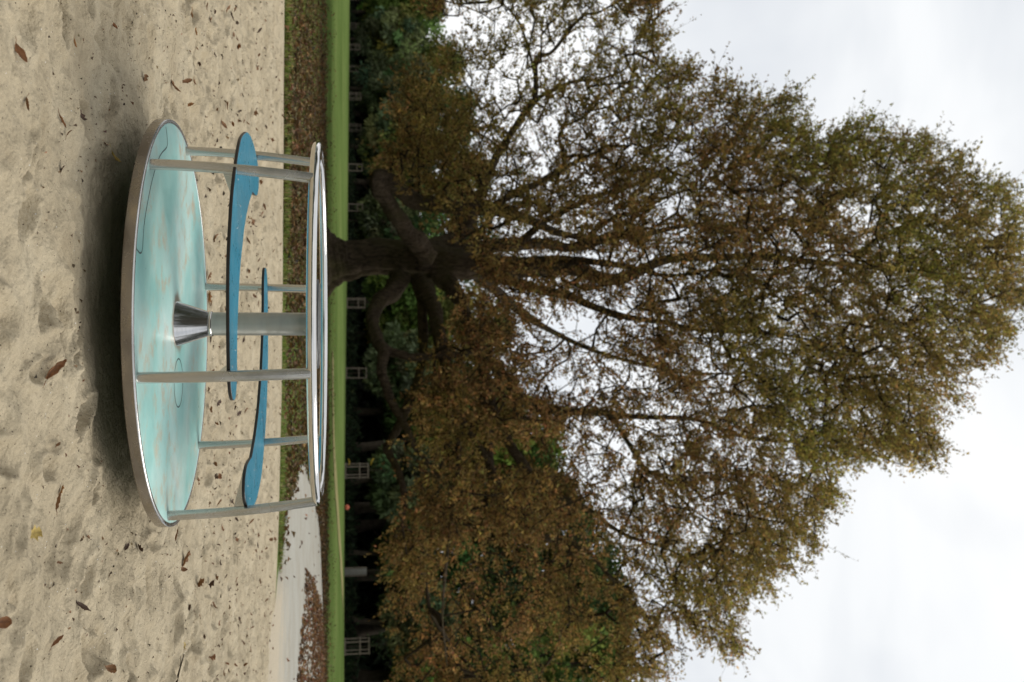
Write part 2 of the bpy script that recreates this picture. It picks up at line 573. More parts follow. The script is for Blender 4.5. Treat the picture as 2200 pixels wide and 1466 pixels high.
def sand_noise(x, y):
    return (0.055 * vnoise(x * 0.8, y * 0.8, 1) + 0.035 * vnoise(x * 2.1, y * 2.1, 2) + 0.034 * vnoise(x * 4.7, y * 4.7, 5)
            + 0.028 * vnoise(x * 10, y * 10, 6) + 0.012 * vnoise(x * 24, y * 24, 7) + 0.006 * vnoise(x * 55, y * 55, 8))


hm = sand_noise(gx, gy)
for k in range(2300):
    fx = rng.uniform(-6, 6); fy = rng.uniform(2.0, 14.2)
    rd = math.hypot(fx - DECK_C[0], fy - DECK_C[1])
    if rd < 0.95: continue
    a = rng.uniform(0, 2 * PI); ln = rng.uniform(0.05, 0.14); wd_ = rng.uniform(0.03, 0.065); dp = rng.uniform(0.008, 0.036)
    i0, i1 = int((fx - 0.42 - HX0) / HS), int((fx + 0.42 - HX0) / HS)
    j0, j1 = int((fy - 0.42 - HY0) / HS), int((fy + 0.42 - HY0) / HS)
    i0, j0 = max(i0, 0), max(j0, 0); i1, j1 = min(i1, nx), min(j1, ny)
    if i1 <= i0 or j1 <= j0: continue
    lx = gx[i0:i1, j0:j1] - fx; ly = gy[i0:i1, j0:j1] - fy
    u_ = (lx * math.cos(a) + ly * math.sin(a)) / ln; v_ = (-lx * math.sin(a) + ly * math.cos(a)) / wd_
    r_ = np.sqrt(u_ * u_ + v_ * v_)
    hm[i0:i1, j0:j1] += -dp * np.exp(-(r_ ** 4) * 0.8) + 0.55 * dp * np.exp(-((r_ - 1.35) / 0.35) ** 2) * (0.6 + 0.8 * (u_ > 0))


def sand_h(x, y):
    x = np.asarray(x, float); y = np.asarray(y, float)
    ix = np.clip((x - HX0) / HS, 0, nx - 1.001); iy = np.clip((y - HY0) / HS, 0, ny - 1.001)
    i = ix.astype(int); j = iy.astype(int); fx_ = ix - i; fy_ = iy - j
    h = (hm[i, j] * (1 - fx_) + hm[i + 1, j] * fx_) * (1 - fy_) + (hm[i, j + 1] * (1 - fx_) + hm[i + 1, j + 1] * fx_) * fy_
    inside = (x > HX0) & (x < HX0 + nx * HS - .02) & (y > HY0) & (y < HY0 + ny * HS - .02)
    h = np.where(inside, h, sand_noise(x, y))
    rd = np.hypot(x - DECK_C[0], y - DECK_C[1])
    h = h * (1 - 0.75 * np.exp(-(rd / 0.9) ** 4)) - 0.004 * np.exp(-((rd - 0.95) / 0.42) ** 2)
    phi = np.arctan2(x, y)
    sh = phi.shape
    e_ = pit_radius(phi.ravel()).reshape(sh) - np.hypot(x, y)
    f = sstep(0.0, 1.0, e_)
    return h * f - 0.012 * sstep(0, 0.3, e_)


phi_in = np.linspace(-math.radians(31), math.radians(31), 660)
phi_out = np.linspace(math.radians(31), 2 * PI - math.radians(31), 110)[1:-1]
PHI = np.concatenate([phi_in, phi_out])
RP = pit_radius(PHI)
t_ = np.concatenate([[0.0], np.linspace(0, 1, 30)[1:-1] ** 1.0 * 2.2 / 14, (2.2 / 14) * (14 / 2.2) ** np.linspace(0, 1, 640)])
rr = t_[1:, None] * RP[None, :]
X = rr * np.sin(PHI); Y = rr * np.cos(PHI)
Z = sand_h(X, Y)
V = np.stack([X, Y, Z], -1).reshape(-1, 3)
nr = len(t_) - 1
V = np.vstack([V, [[0, 0, 0]]])
jj = np.arange(len(PHI)); j2 = (jj + 1) % len(PHI)
tri0 = np.stack([jj, np.full(len(PHI), len(V) - 1), j2], 1)
sand = link_obj('sand', np_mesh('sand', V, [grid_faces(nr, len(PHI), True), tri0], M_SAND))
tag(sand, 'pale beige trampled sand of the play pit', None, None, 'structure')


def litter(x, y):
    """how thickly old leaves cover the lawn (0..1)"""
    q = x / np.maximum(y, 1e-3)
    lo = 15.0 - 2.6 * sstep(-0.15, 0.0, q)
    l = sstep(lo - 0.5, lo + 1.8, y) * (1 - sstep(31, 37, y))
    far = sstep(20, 26, y)
    side = 0.55 + 0.45 * np.exp(-((q + 0.17) / 0.10) ** 2)
    side = np.where(q > -0.05, 0.38 + 0.55 * far, side)
    y = y + 8.0 * vnoise(x * 0.30, y * 0.10, 77)
    l = sstep(lo - 0.5, lo + 1.8, y) * (1 - sstep(29, 38, y))
    side = side * (1 - 0.55 * sstep(-0.27, -0.36, q)) if False else side * (1 - 0.5 * (1 - sstep(-0.37, -0.25, q)))
    return np.where(y > 0, l * side, 0)


RL = np.concatenate([[1.0], 1 + np.linspace(0, 1, 90)[1:] * 1.9])
RF = 2.9 * (1100 / (14 * 2.9)) ** np.linspace(0, 1, 60)[1:]
tt_ = np.concatenate([RL, RF])
# rings follow the pit edge close by and turn into circles far away
wc = sstep(1, 6, tt_)[:, None]
rr = tt_[:, None] * (RP[None, :] * (1 - wc) + 14.0 * wc)
X = rr * np.sin(PHI); Y = rr * np.cos(PHI)
Z = terrain(X, Y)
lc = np.zeros((X.size, 3)); lc[:, 0] = litter(X, Y).ravel() * 0.95


def tree_line(q):
    """distance of the wood's edge for a direction q = x/y"""
    ys = np.array([3, 65, 110, 155, 213, 280, 365, 450, 650, 800, 1008, 1380.])
    ds = np.array([208, 198, 189, 181, 166, 160, 139, 134, 107, 94.5, 83, 78.5])
    return np.interp(q * F_PX + H_PX / 2, ys, ds)


q_ = X / np.maximum(Y, 1e-3)
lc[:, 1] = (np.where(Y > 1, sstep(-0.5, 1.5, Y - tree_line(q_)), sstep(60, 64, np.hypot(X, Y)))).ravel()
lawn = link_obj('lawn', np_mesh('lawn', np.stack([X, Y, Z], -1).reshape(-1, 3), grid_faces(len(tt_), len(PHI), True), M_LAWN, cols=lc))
tag(lawn, 'green mown lawn strewn with brown leaves under the tree', None, None, 'structure')

# path: pale hard surface reaching the pit from the right
lower = [at_z(*p, 0)[:2] for p in [(643, 1000), (640, 1006), (632, 1036), (622, 1070), (613, 1110), (607, 1150), (602, 1200), (598, 1240)]] + [np.array(p) for p in [(4.1, 11.9), (6.5, 10.6), (9, 9.4), (13, 7)]]
upper = [at_z(*p, 0)[:2] for p in [(645, 998), (653, 1003), (663, 1040), (672, 1075), (681, 1110), (686, 1160), (689, 1230), (691, 1300), (693, 1380), (694.5, 1466)]] + [np.array(p) for p in [(16, 33), (24, 34)]]


def resample(pl, n):
    pl = np.asarray(pl); d = np.concatenate([[0], np.cumsum(np.hypot(*np.diff(pl, axis=0).T))]); d /= d[-1]
    s_ = np.linspace(0, 1, n) ** 1.3
    return np.stack([np.interp(s_, d, pl[:, 0]), np.interp(s_, d, pl[:, 1])], -1)


lo_, up_ = resample(lower, 80), resample(upper, 80)
wv = np.linspace(0, 1, 40)[None, :, None]
G = lo_[:, None] * (1 - wv) + up_[:, None] * wv
G[:, -1] += 0.35 * (rng.random((80, 2)) - .5)
Zp = terrain(G[..., 0], G[..., 1]) + 0.022
inner = sstep(0.36, 0.46, np.linspace(0, 1, 80))
dv = G[:, 0] / np.linalg.norm(G[:, 0], axis=1, keepdims=True)
G = np.concatenate([(G[:, 0] - dv * (0.08 + 0.75 * inner[:, None]))[:, None], (G[:, 0] - dv * 0.25 * inner[:, None])[:, None], G], 1)
Zp = np.concatenate([(-0.01 - 0.05 * inner)[:, None], (0.004 + 0 * inner)[:, None], Zp], 1)
pc_ = np.zeros(G.shape[:2] + (3,)); pc_[:, :, 0] = np.exp(-np.arange(42) / 7.0)[None] * (0.2 + 0.8 * inner[:, None])
path_o = link_obj('path', np_mesh('path', np.concatenate([G, Zp[..., None]], -1).reshape(-1, 3), grid_faces(80, 42)[:, ::-1], M_PATH, cols=pc_.reshape(-1, 3)))
tag(path_o, 'pale grey hard path running up to the sand pit', None, None, 'structure')

# worn footpath far across the lawn
fp = [at_z(*p, 0.16)[:2] for p in [(719.5, 760), (719, 850), (720, 930), (722.5, 1010), (727, 1120), (730.5, 1200), (734, 1291)]]
fp = catmull(np.array(fp), 8)
tn = np.gradient(fp, axis=0); tn /= np.linalg.norm(tn, axis=1, keepdims=True)
nn = np.stack([-tn[:, 1], tn[:, 0]], -1)
G = fp[:, None] + nn[:, None] * np.linspace(-0.9, 0.9, 5)[None, :, None]
Zp = terrain(G[..., 0], G[..., 1]) + 0.03
M_WORN = mat_plain('worn_grass', (0.16, 0.155, 0.06), 0.95, 0.1, 0.5, 1.5, (0.27, 0.23, 0.10))
fpo = link_obj('footpath', np_mesh('footpath', np.concatenate([G, Zp[..., None]], -1).reshape(-1, 3), grid_faces(len(fp), 5), M_WORN))
tag(fpo, 'thin pale worn footpath crossing the far lawn', None, None, 'structure')


# ------------------------------------------------------------------ leaf sheets (many small folded leaves in ONE mesh)
def leaf_geo(P, D, N_, ln, wd_, fold=0.25, curl=0.0):
    """P base points, D length directions, N_ leaf normals"""
    D = D / (np.linalg.norm(D, axis=1, keepdims=True) + 1e-9)
    Wd = np.cross(D, N_); Wd /= np.linalg.norm(Wd, axis=1, keepdims=True) + 1e-9
    Nn = np.cross(Wd, D)
    ln = ln[:, None]; wd_ = wd_[:, None]
    mid = P + D * ln * 0.45
    a = P; b_ = mid + Wd * wd_ * 0.5 + Nn * wd_ * fold; c = P + D * ln - Nn * ln * curl; d = mid - Wd * wd_ * 0.5 + Nn * wd_ * fold
    V_ = np.stack([a, b_, c, d], 1).reshape(-1, 3)
    k = np.arange(len(P))[:, None] * 4
    F_ = np.concatenate([k + np.array([[0, 1, 2]]), k + np.array([[0, 2, 3]])])
    return V_, F_


def unit(n_, r=rng):
    v = r.normal(size=(n_, 3)); return v / np.linalg.norm(v, axis=1, keepdims=True)


def pick(pal, n_, jit=0.25, r=rng):
    pal = np.asarray(pal, float)
    c = pal[r.integers(0, len(pal), n_)]
    return np.clip(c * (1 + jit * r.normal(size=(n_, 1))) * (1 + 0.10 * r.normal(size=(n_, 3))), 0.004, 0.9)


BROWNS = [(0.125, 0.066, 0.022), (0.10, 0.056, 0.021), (0.16, 0.092, 0.033), (0.08, 0.050, 0.022), (0.19, 0.12, 0.05), (0.105, 0.085, 0.03)]


def ground_leaves(name, pts, zf, lnr, pal, label, jit=0.3):
    n_ = len(pts)
    z = zf(pts[:, 0], pts[:, 1])
    a = rng.uniform(0, 2 * PI, n_)
    tilt = rng.normal(0, 0.35, n_)
    D = np.stack([np.cos(a), np.sin(a), tilt], -1)
    Nn = np.stack([rng.normal(0, .35, n_), rng.normal(0, .35, n_), np.ones(n_)], -1)
    ln = rng.uniform(*lnr, n_)
    P = np.stack([pts[:, 0], pts[:, 1], z], -1)
    P[:, 2] += np.abs(tilt) * ln * 0.5 + 0.01
    V_, F_ = leaf_geo(P, D, Nn, ln, ln * rng.uniform(0.35, 0.75, n_), 0.35, 0.2)
    o = link_obj(name, np_mesh(name, V_, F_, M_DRY, False, np.repeat(pick(pal, n_, jit), 4, 0)))
    return tag(o, label, None, None, 'stuff')


# leaves lying in the lawn
n_c = 210000
cy_ = 13.0 + 34 * rng.random(n_c); cx_ = rng.uniform(-0.45, 0.45, n_c) * cy_
pr = 0.010 + 0.80 * litter(cx_, cy_) * (0.30 + 1.3 * np.clip(vnoise(cx_ * 0.9, cy_ * 0.5, 12) + 0.5, 0, 1))
inp = np.zeros(n_c, bool)


def in_poly(px_, py_, poly):
    poly = np.asarray(poly); r = np.zeros(len(px_), bool)
    j = len(poly) - 1
    for i in range(len(poly)):
        xi, yi = poly[i]; xj, yj = poly[j]
        c = ((yi > py_) != (yj > py_)) & (px_ < (xj - xi) * (py_ - yi) / (yj - yi + 1e-12) + xi)
        r ^= c; j = i
    return r


PATH_POLY = np.vstack([lo_, up_[::-1]])
onpath = in_poly(cx_, cy_, PATH_POLY)
out_pit = np.hypot(cx_, cy_) > pit_radius(np.arctan2(cx_, cy_)) + 0.05
sel = (rng.random(n_c) < pr) & ~onpath & out_pit
pts = np.stack([cx_[sel], cy_[sel]], -1)
ground_leaves('leaf_litter', pts, lambda x, y: terrain(x, y) + 0.02, (0.06, 0.13), BROWNS, 'brown fallen leaves carpeting the lawn under the tree')

# leaves drifted on the path
DRIFT = [at_z(*p, 0)[:2] for p in [(652, 1225), (672, 1250), (688, 1300), (693, 1390), (694, 1475), (632, 1475), (640, 1380), (650, 1290)]]
n_c = 26000
cy_ = rng.uniform(13, 33, n_c); cx_ = rng.uniform(0.1, 0.42, n_c) * cy_
ind = in_poly(cx_, cy_, DRIFT)
onpath = in_poly(cx_, cy_, PATH_POLY)
clump = np.clip(vnoise(cx_ * 0.8, cy_ * 0.5, 21) + 0.62, 0, 1.2)
sel = onpath & (rng.random(n_c) < np.where(ind, clump * 0.85, 0.004 + 0.006 * (clump > 0.9)))
pts = np.stack([cx_[sel], cy_[sel]], -1)
ground_leaves('leaf_drift', pts, lambda x, y: terrain(x, y) + 0.026, (0.06, 0.12), [(0.18, 0.085, 0.032), (0.14, 0.07, 0.03), (0.24, 0.13, 0.055), (0.10, 0.055, 0.028)], 'brown fallen leaves drifted over the pale path')

# grass blades along the pit edge
n_b = 190000
by = 13.0 + 15.0 * rng.random(n_b) ** 1.5; bx = rng.uniform(-0.42, 0.42, n_b) * by
rd_ = np.hypot(bx, by) - pit_radius(np.arctan2(bx, by))
dens = np.clip(0.55 + 1.1 * vnoise(bx * 1.1, by * 1.1, 31), 0.05, 1) * (1 - 0.5 * litter(bx, by))
ok = (rd_ > 0.0) & ~in_poly(bx, by, PATH_POLY) & ((rng.random(n_b) < dens) | (rd_ < 0.25))
bx, by, rd_ = bx[ok], by[ok], rd_[ok]
n_b = len(bx)
P = np.stack([bx, by, terrain(bx, by) - 0.005], -1)
a = rng.uniform(0, 2 * PI, n_b)
lean = rng.uniform(0.15, 0.9, n_b)
D = np.stack([np.cos(a) * lean, np.sin(a) * lean, np.ones(n_b)], -1)
Nn = np.stack([np.cos(a), np.sin(a), 0 * a], -1)
ln = rng.uniform(0.035, 0.085, n_b) * np.where(bx > -0.05 * by, 0.62, 1.0) * (1 + 0.5 * (vnoise(bx * 2, by * 2, 33) > 0.12))
V_, F_ = leaf_geo(P, D, Nn, ln, np.full(n_b, 0.009), 0.0, 0.25)
gc = pick([(0.19, 0.26, 0.05), (0.24, 0.30, 0.07), (0.13, 0.20, 0.036), (0.42, 0.37, 0.18), (0.32, 0.33, 0.12)], n_b, 0.2)
gr = link_obj('grass', np_mesh('grass', V_, F_, M_GRASS, False, np.repeat(gc, 4, 0)))
tag(gr, 'short green grass blades fringing the sand pit', None, None, 'stuff')

# ------------------------------------------------------------------ roundabout
DC = (DECK_C[0], DECK_C[1], DECK_Z)
rb = empty('playground_roundabout', DC, 'playground roundabout with turquoise deck, steel rails and blue board seats', 'roundabout')


def part(g, name, mat, parent=rb, smooth=True, sharp=35):
    return g.build(name, mat, parent, smooth, sharp)


RD = 0.8 * S
g = Geo(); g.lathe([(0.0005, -0.030), (RD - 0.022, -0.030), (RD - 0.019, -0.026), (RD - 0.019, -0.001), (RD - 0.0195, 0.0), (0.0005, 0.0)], 160)
deck = part(g, 'deck', M_DECK)
g = Geo(); g.lathe([(RD - 0.10, -0.036), (RD - 0.004, -0.0445), (RD - 0.0005, -0.0415), (RD, -0.039), (RD, -0.0045)], 200)
rim = part(g, 'rim', M_RIM)
g = Geo(); g.lathe([(RD, -0.0045), (RD - 0.0008, -0.0012), (RD - 0.0035, 0.0015), (RD - 0.016, 0.0015), (RD - 0.0185, -0.0005), (RD - 0.0185, -0.020)], 200)
part(g, 'rim_lip', M_LIP, rim)
# underside bearing drum, sunk in the sand
g = Geo(); g.lathe([(0.30, -0.034), (0.26, -0.06), (0.24, -0.26)], 48)
part(g, 'bearing_drum', M_RUBBER)


def loc(x, y, z=0.0):
    p = at_z(x, y, DECK_Z + z); return np.array([p[0] - DC[0], p[1] - DC[1], z])


line = [(356, 272.7), (358.7, 294.6), (358.7, 315), (347.8, 328.7), (341, 341), (332.8, 365.5), (324.6, 397), (316.4, 438), (309, 486), (305.7, 534.5), (301, 544), (293, 535)]
ln_w = catmull(np.array([loc(*p) for p in line]), 6)
g = Geo()
ln_w[:, 2] = 0.0004
t3, u3, v3 = frames(ln_w)
sd3 = np.cross(t3, [0, 0, 1.0]); sd3 /= np.linalg.norm(sd3, axis=1, keepdims=True)
Vq = np.stack([ln_w - sd3 * 0.0035, ln_w + np.array([0, 0, 0.0012]), ln_w + sd3 * 0.0035], 1).reshape(-1, 3)
g.add(Vq, grid_faces(len(ln_w), 3))
part(g, 'sealing_strip', M_SEAM, deck)
cc = loc(383.5, 823)
g = Geo()
aa = np.linspace(0, 2 * PI, 64, endpoint=False)
ring_v = np.stack([cc[None] + np.stack([r_ * np.cos(aa), r_ * np.sin(aa), 0 * aa + z_], -1) for r_, z_ in ((0.108, 0.0003), (0.1115, 0.0014), (0.115, 0.0003))], 0).reshape(-1, 3)
g.add(ring_v, grid_faces(3, 64, True))
part(g, 'hatch_groove', M_SEAM, deck)

# hub and pole
g = Geo(); g.lathe([(0.1045, 0.0), (0.1035, 0.004), (0.0575, 0.137), (0.0570, 0.144), (0.0592, 0.147), (0.0592, 0.1515), (0.0565, 0.154), (0.0538, 0.154)], 72)
part(g, 'hub_cone', M_CONE)
HRZ = 0.5538 * S
g = Geo(); g.lathe([(0.0537, 0.10), (0.0537, HRZ - 0.02)], 48)
pole = part(g, 'center_pole', M_POLE)
pl = np.array([0.0537 * math.cos(-0.95), 0.0537 * math.sin(-0.95), HRZ - 0.03])
g = Geo()
for k in range(9):
    aw = -1.12 + 0.05 * k; zz = HRZ - 0.060 + 0.012 * math.sin(k * 2.1) + 0.0015 * k
    c0 = np.array([0.0538 * math.cos(aw), 0.0538 * math.sin(aw), zz])
    n0 = np.array([math.cos(aw), math.sin(aw), 0]); t0 = np.array([-math.sin(aw), math.cos(aw), 0])
    hgt = 0.006 + 0.006 * ((k * 7) % 3) / 2
    g.add([c0 - t0 * .002 + n0 * .0004, c0 + t0 * .002 + n0 * .0004, c0 + t0 * .0018 + n0 * .0009 + np.array([0, 0, hgt]), c0 - t0 * .0018 + n0 * .0009 + np.array([0, 0, hgt])], [[0, 1, 2, 3]])
part(g, 'sticker_remnant', mat_plain('torn_sticker', (0.62, 0.62, 0.58), 0.8, 0.2), pole)
g = Geo(); g.lathe([(0.0005, HRZ - 0.026), (0.17, HRZ - 0.026), (0.196, HRZ - 0.022), (0.2105, HRZ - 0.010), (0.2110, HRZ - 0.004), (0.207, HRZ + 0.001), (0.196, HRZ + 0.003)], 96)
hw = part(g, 'handwheel', M_RUBBER)
g = Geo(); g.lathe([(0.1965, HRZ + 0.0025), (0.19, HRZ + 0.0042), (0.10, HRZ + 0.0075), (0.0005, HRZ + 0.0085)], 96)
part(g, 'top_plate', mat_steel('wheel_plate', 0.3, 0, (0.40, 0.42, 0.42)), hw)

# posts and handrail
A6 = -PI / 2 + 0.2508
RPB, RPT, RRG, RRT = 0.7593 * S, 0.7223 * S, 0.7163 * S, 0.0178 * S
POST_A = [A6 - k * PI / 3 for k in range(6)]
for a in POST_A:
    zz = np.linspace(-0.004, HRZ - 0.006, 22)
    R_ = RPB - (RPB - RPT + 0.004) * (np.clip(zz, 0, None) / HRZ) ** 1.9
    g = Geo()
    g.tube(np.stack([R_ * math.cos(a), R_ * math.sin(a), zz], -1), 0.0215, 24)
    part(g, 'post', M_TUBE)
aa = np.linspace(0, 2 * PI, 180, endpoint=False)
bb = np.linspace(0, 2 * PI, 28, endpoint=False)
Rg = RRG + RRT * np.cos(bb)[None]
V_ = np.stack([Rg * np.cos(aa)[:, None], Rg * np.sin(aa)[:, None], HRZ + RRT * np.sin(bb)[None] + 0 * aa[:, None]], -1)
q = grid_faces(180, 28, True)
last = np.stack([np.arange(28) + 179 * 28, (np.arange(28) + 1) % 28 + 179 * 28, (np.arange(28) + 1) % 28, np.arange(28)], 1)
g = Geo(); g.add(V_.reshape(-1, 3), np.vstack([q, last])[:, ::-1])
part(g, 'handrail_ring', M_RING)

# seats: long blue boards with a broad end, the second turned half a circle
OUTL = [(-.748, -.06), (-.735, -.20), (-.68, -.37), (-.62, -.46), (-.53, -.55), (-.43, -.63), (-.33, -.68), (-.2, -.725), (-.08, -.735), (.06, -.73), (.18, -.712), (.245, -.675), (.272, -.62), (.262, -.56),
        (.20, -.525), (.1, -.52), (-.01, -.50), (-.12, -.46), (-.2, -.42), (-.28, -.355), (-.35, -.295), (-.41, -.22), (-.465, -.135), (-.505, -.055), (-.535, 0.015), (-.537, .04), (-.540, .12), (-.552, .205), (-.59, .262), (-.645, .272), (-.695, .215), (-.735, .08)]
OUTL = np.array(OUTL) * S
loop = catmull(np.vstack([OUTL, OUTL[:1]]), 5)[:-1]
SZ, TH = 0.29 * S, 0.0135


def seat(rot):
    c_, s_ = math.cos(rot), math.sin(rot)
    Lp = loop @ np.array([[c_, s_], [-s_, c_]])
    tg = np.roll(Lp, -1, 0) - np.roll(Lp, 1, 0); tg /= np.linalg.norm(tg, axis=1, keepdims=True)
    ar = 0.5 * np.sum(Lp[:, 0] * np.roll(Lp[:, 1], -1) - np.roll(Lp[:, 0], -1) * Lp[:, 1])
    nrm = np.stack([tg[:, 1], -tg[:, 0]], -1) * np.sign(ar)
    bm = bmesh.new()
    rings = []
    for ins, z in ((0.0018, SZ - TH), (0.0, SZ - TH + 0.0018), (0.0, SZ - 0.0022), (0.0022, SZ)):
        rings.append([bm.verts.new((*(Lp[k] - nrm[k] * ins), z)) for k in range(len(Lp))])
    n_ = len(Lp)
    for a_, b_ in zip(rings[:-1], rings[1:]):
        for k in range(n_):
            f = bm.faces.new((a_[k], a_[(k + 1) % n_], b_[(k + 1) % n_], b_[k])); f.material_index = 1; f.smooth = True
    f = bm.faces.new(rings[-1]); f.material_index = 0
    f = bm.faces.new(rings[0][::-1]); f.material_index = 1
    bmesh.ops.recalc_face_normals(bm, faces=bm.faces[:])
    me = bpy.data.meshes.new('seat_board'); bm.to_mesh(me); bm.free()
    me.materials.append(M_BLUE); me.materials.append(M_EDGE)
    me.set_sharp_from_angle(angle=math.radians(30))
    o = link_obj('seat_board', me, rb)
    Rm = np.array([[c_, -s_, 0], [s_, c_, 0], [0, 0, 1]])
    # hairline joint across the board
    p, q2 = np.array([-.535, -.525, 0]) * S, np.array([-.275, -.375, 0]) * S
    d = (q2 - p) / np.linalg.norm(q2 - p); w = np.array([-d[1], d[0], 0]) * 0.0012
    gj = Geo(); z0 = np.array([0, 0, SZ + 0.0004])
    gj.add(np.array([p - w + z0, q2 - w + z0, q2 + w + z0, p + w + z0]) @ Rm.T, [[0, 1, 2, 3]])
    gj.build('joint_line', mat_plain('pale_joint', (0.16, 0.34, 0.44), 0.35, 0.5), o, False)
    for bx_, by_ in ((-.505, -.49), (-.63, .17), (-.69, .10), (-.42, -.42), (-.385, -.40), (-.33, -.52), (.10, -.575), (.155, -.66), (-.60, -.07)):
        gb = Geo(); gb.lathe([(0.0044, 0.0), (0.0042, 0.0010), (0.0028, 0.0022), (0.0005, 0.0026)], 14)
        v = np.vstack(gb.v); v = v + np.array([bx_ * S, by_ * S, SZ - 0.0003]); gb.v = [v @ Rm.T]
        gb.build('bolt', M_BOLT, o)


seat(0.0)
seat(PI)
# flat steel webs that carry the boards, tapering away from each post
for k, a in enumerate(POST_A):
    zt = SZ - TH - 0.0005
    R0 = RPB - (RPB - RPT) * (SZ / HRZ) ** 1.9 - 0.019
    d = np.array([math.cos(a), math.sin(a), 0]); w = np.array([-math.sin(a), math.cos(a), 0])
    g = Geo()
    s0 = 0.004
    pr_ = [d * R0 + [0, 0, zt - 0.042], d * R0 + [0, 0, zt], d * (R0 - 0.16) + [0, 0, zt], d * (R0 - 0.16) + [0, 0, zt - 0.008]]
    g.add([p - w * s0 for p in pr_] + [p + w * s0 for p in pr_], [[0, 1, 2, 3], [7, 6, 5, 4], [0, 4, 5, 1], [1, 5, 6, 2], [2, 6, 7, 3], [3, 7, 4, 0]])
    part(g, 'seat_bracket', M_TUBE, rb, False)

# ------------------------------------------------------------------ the old tree
TY = 37.0
KPX = TY / F_PX


def limb_pts(lst):
    """(x, y, depth offset, radius in photo pixels at the tree)"""
    P = np.array([at_depth(x, y, TY + dy) for x, y, dy, r in lst]); r = np.array([r * KPX for _, _, _, r in lst])
    return P, r


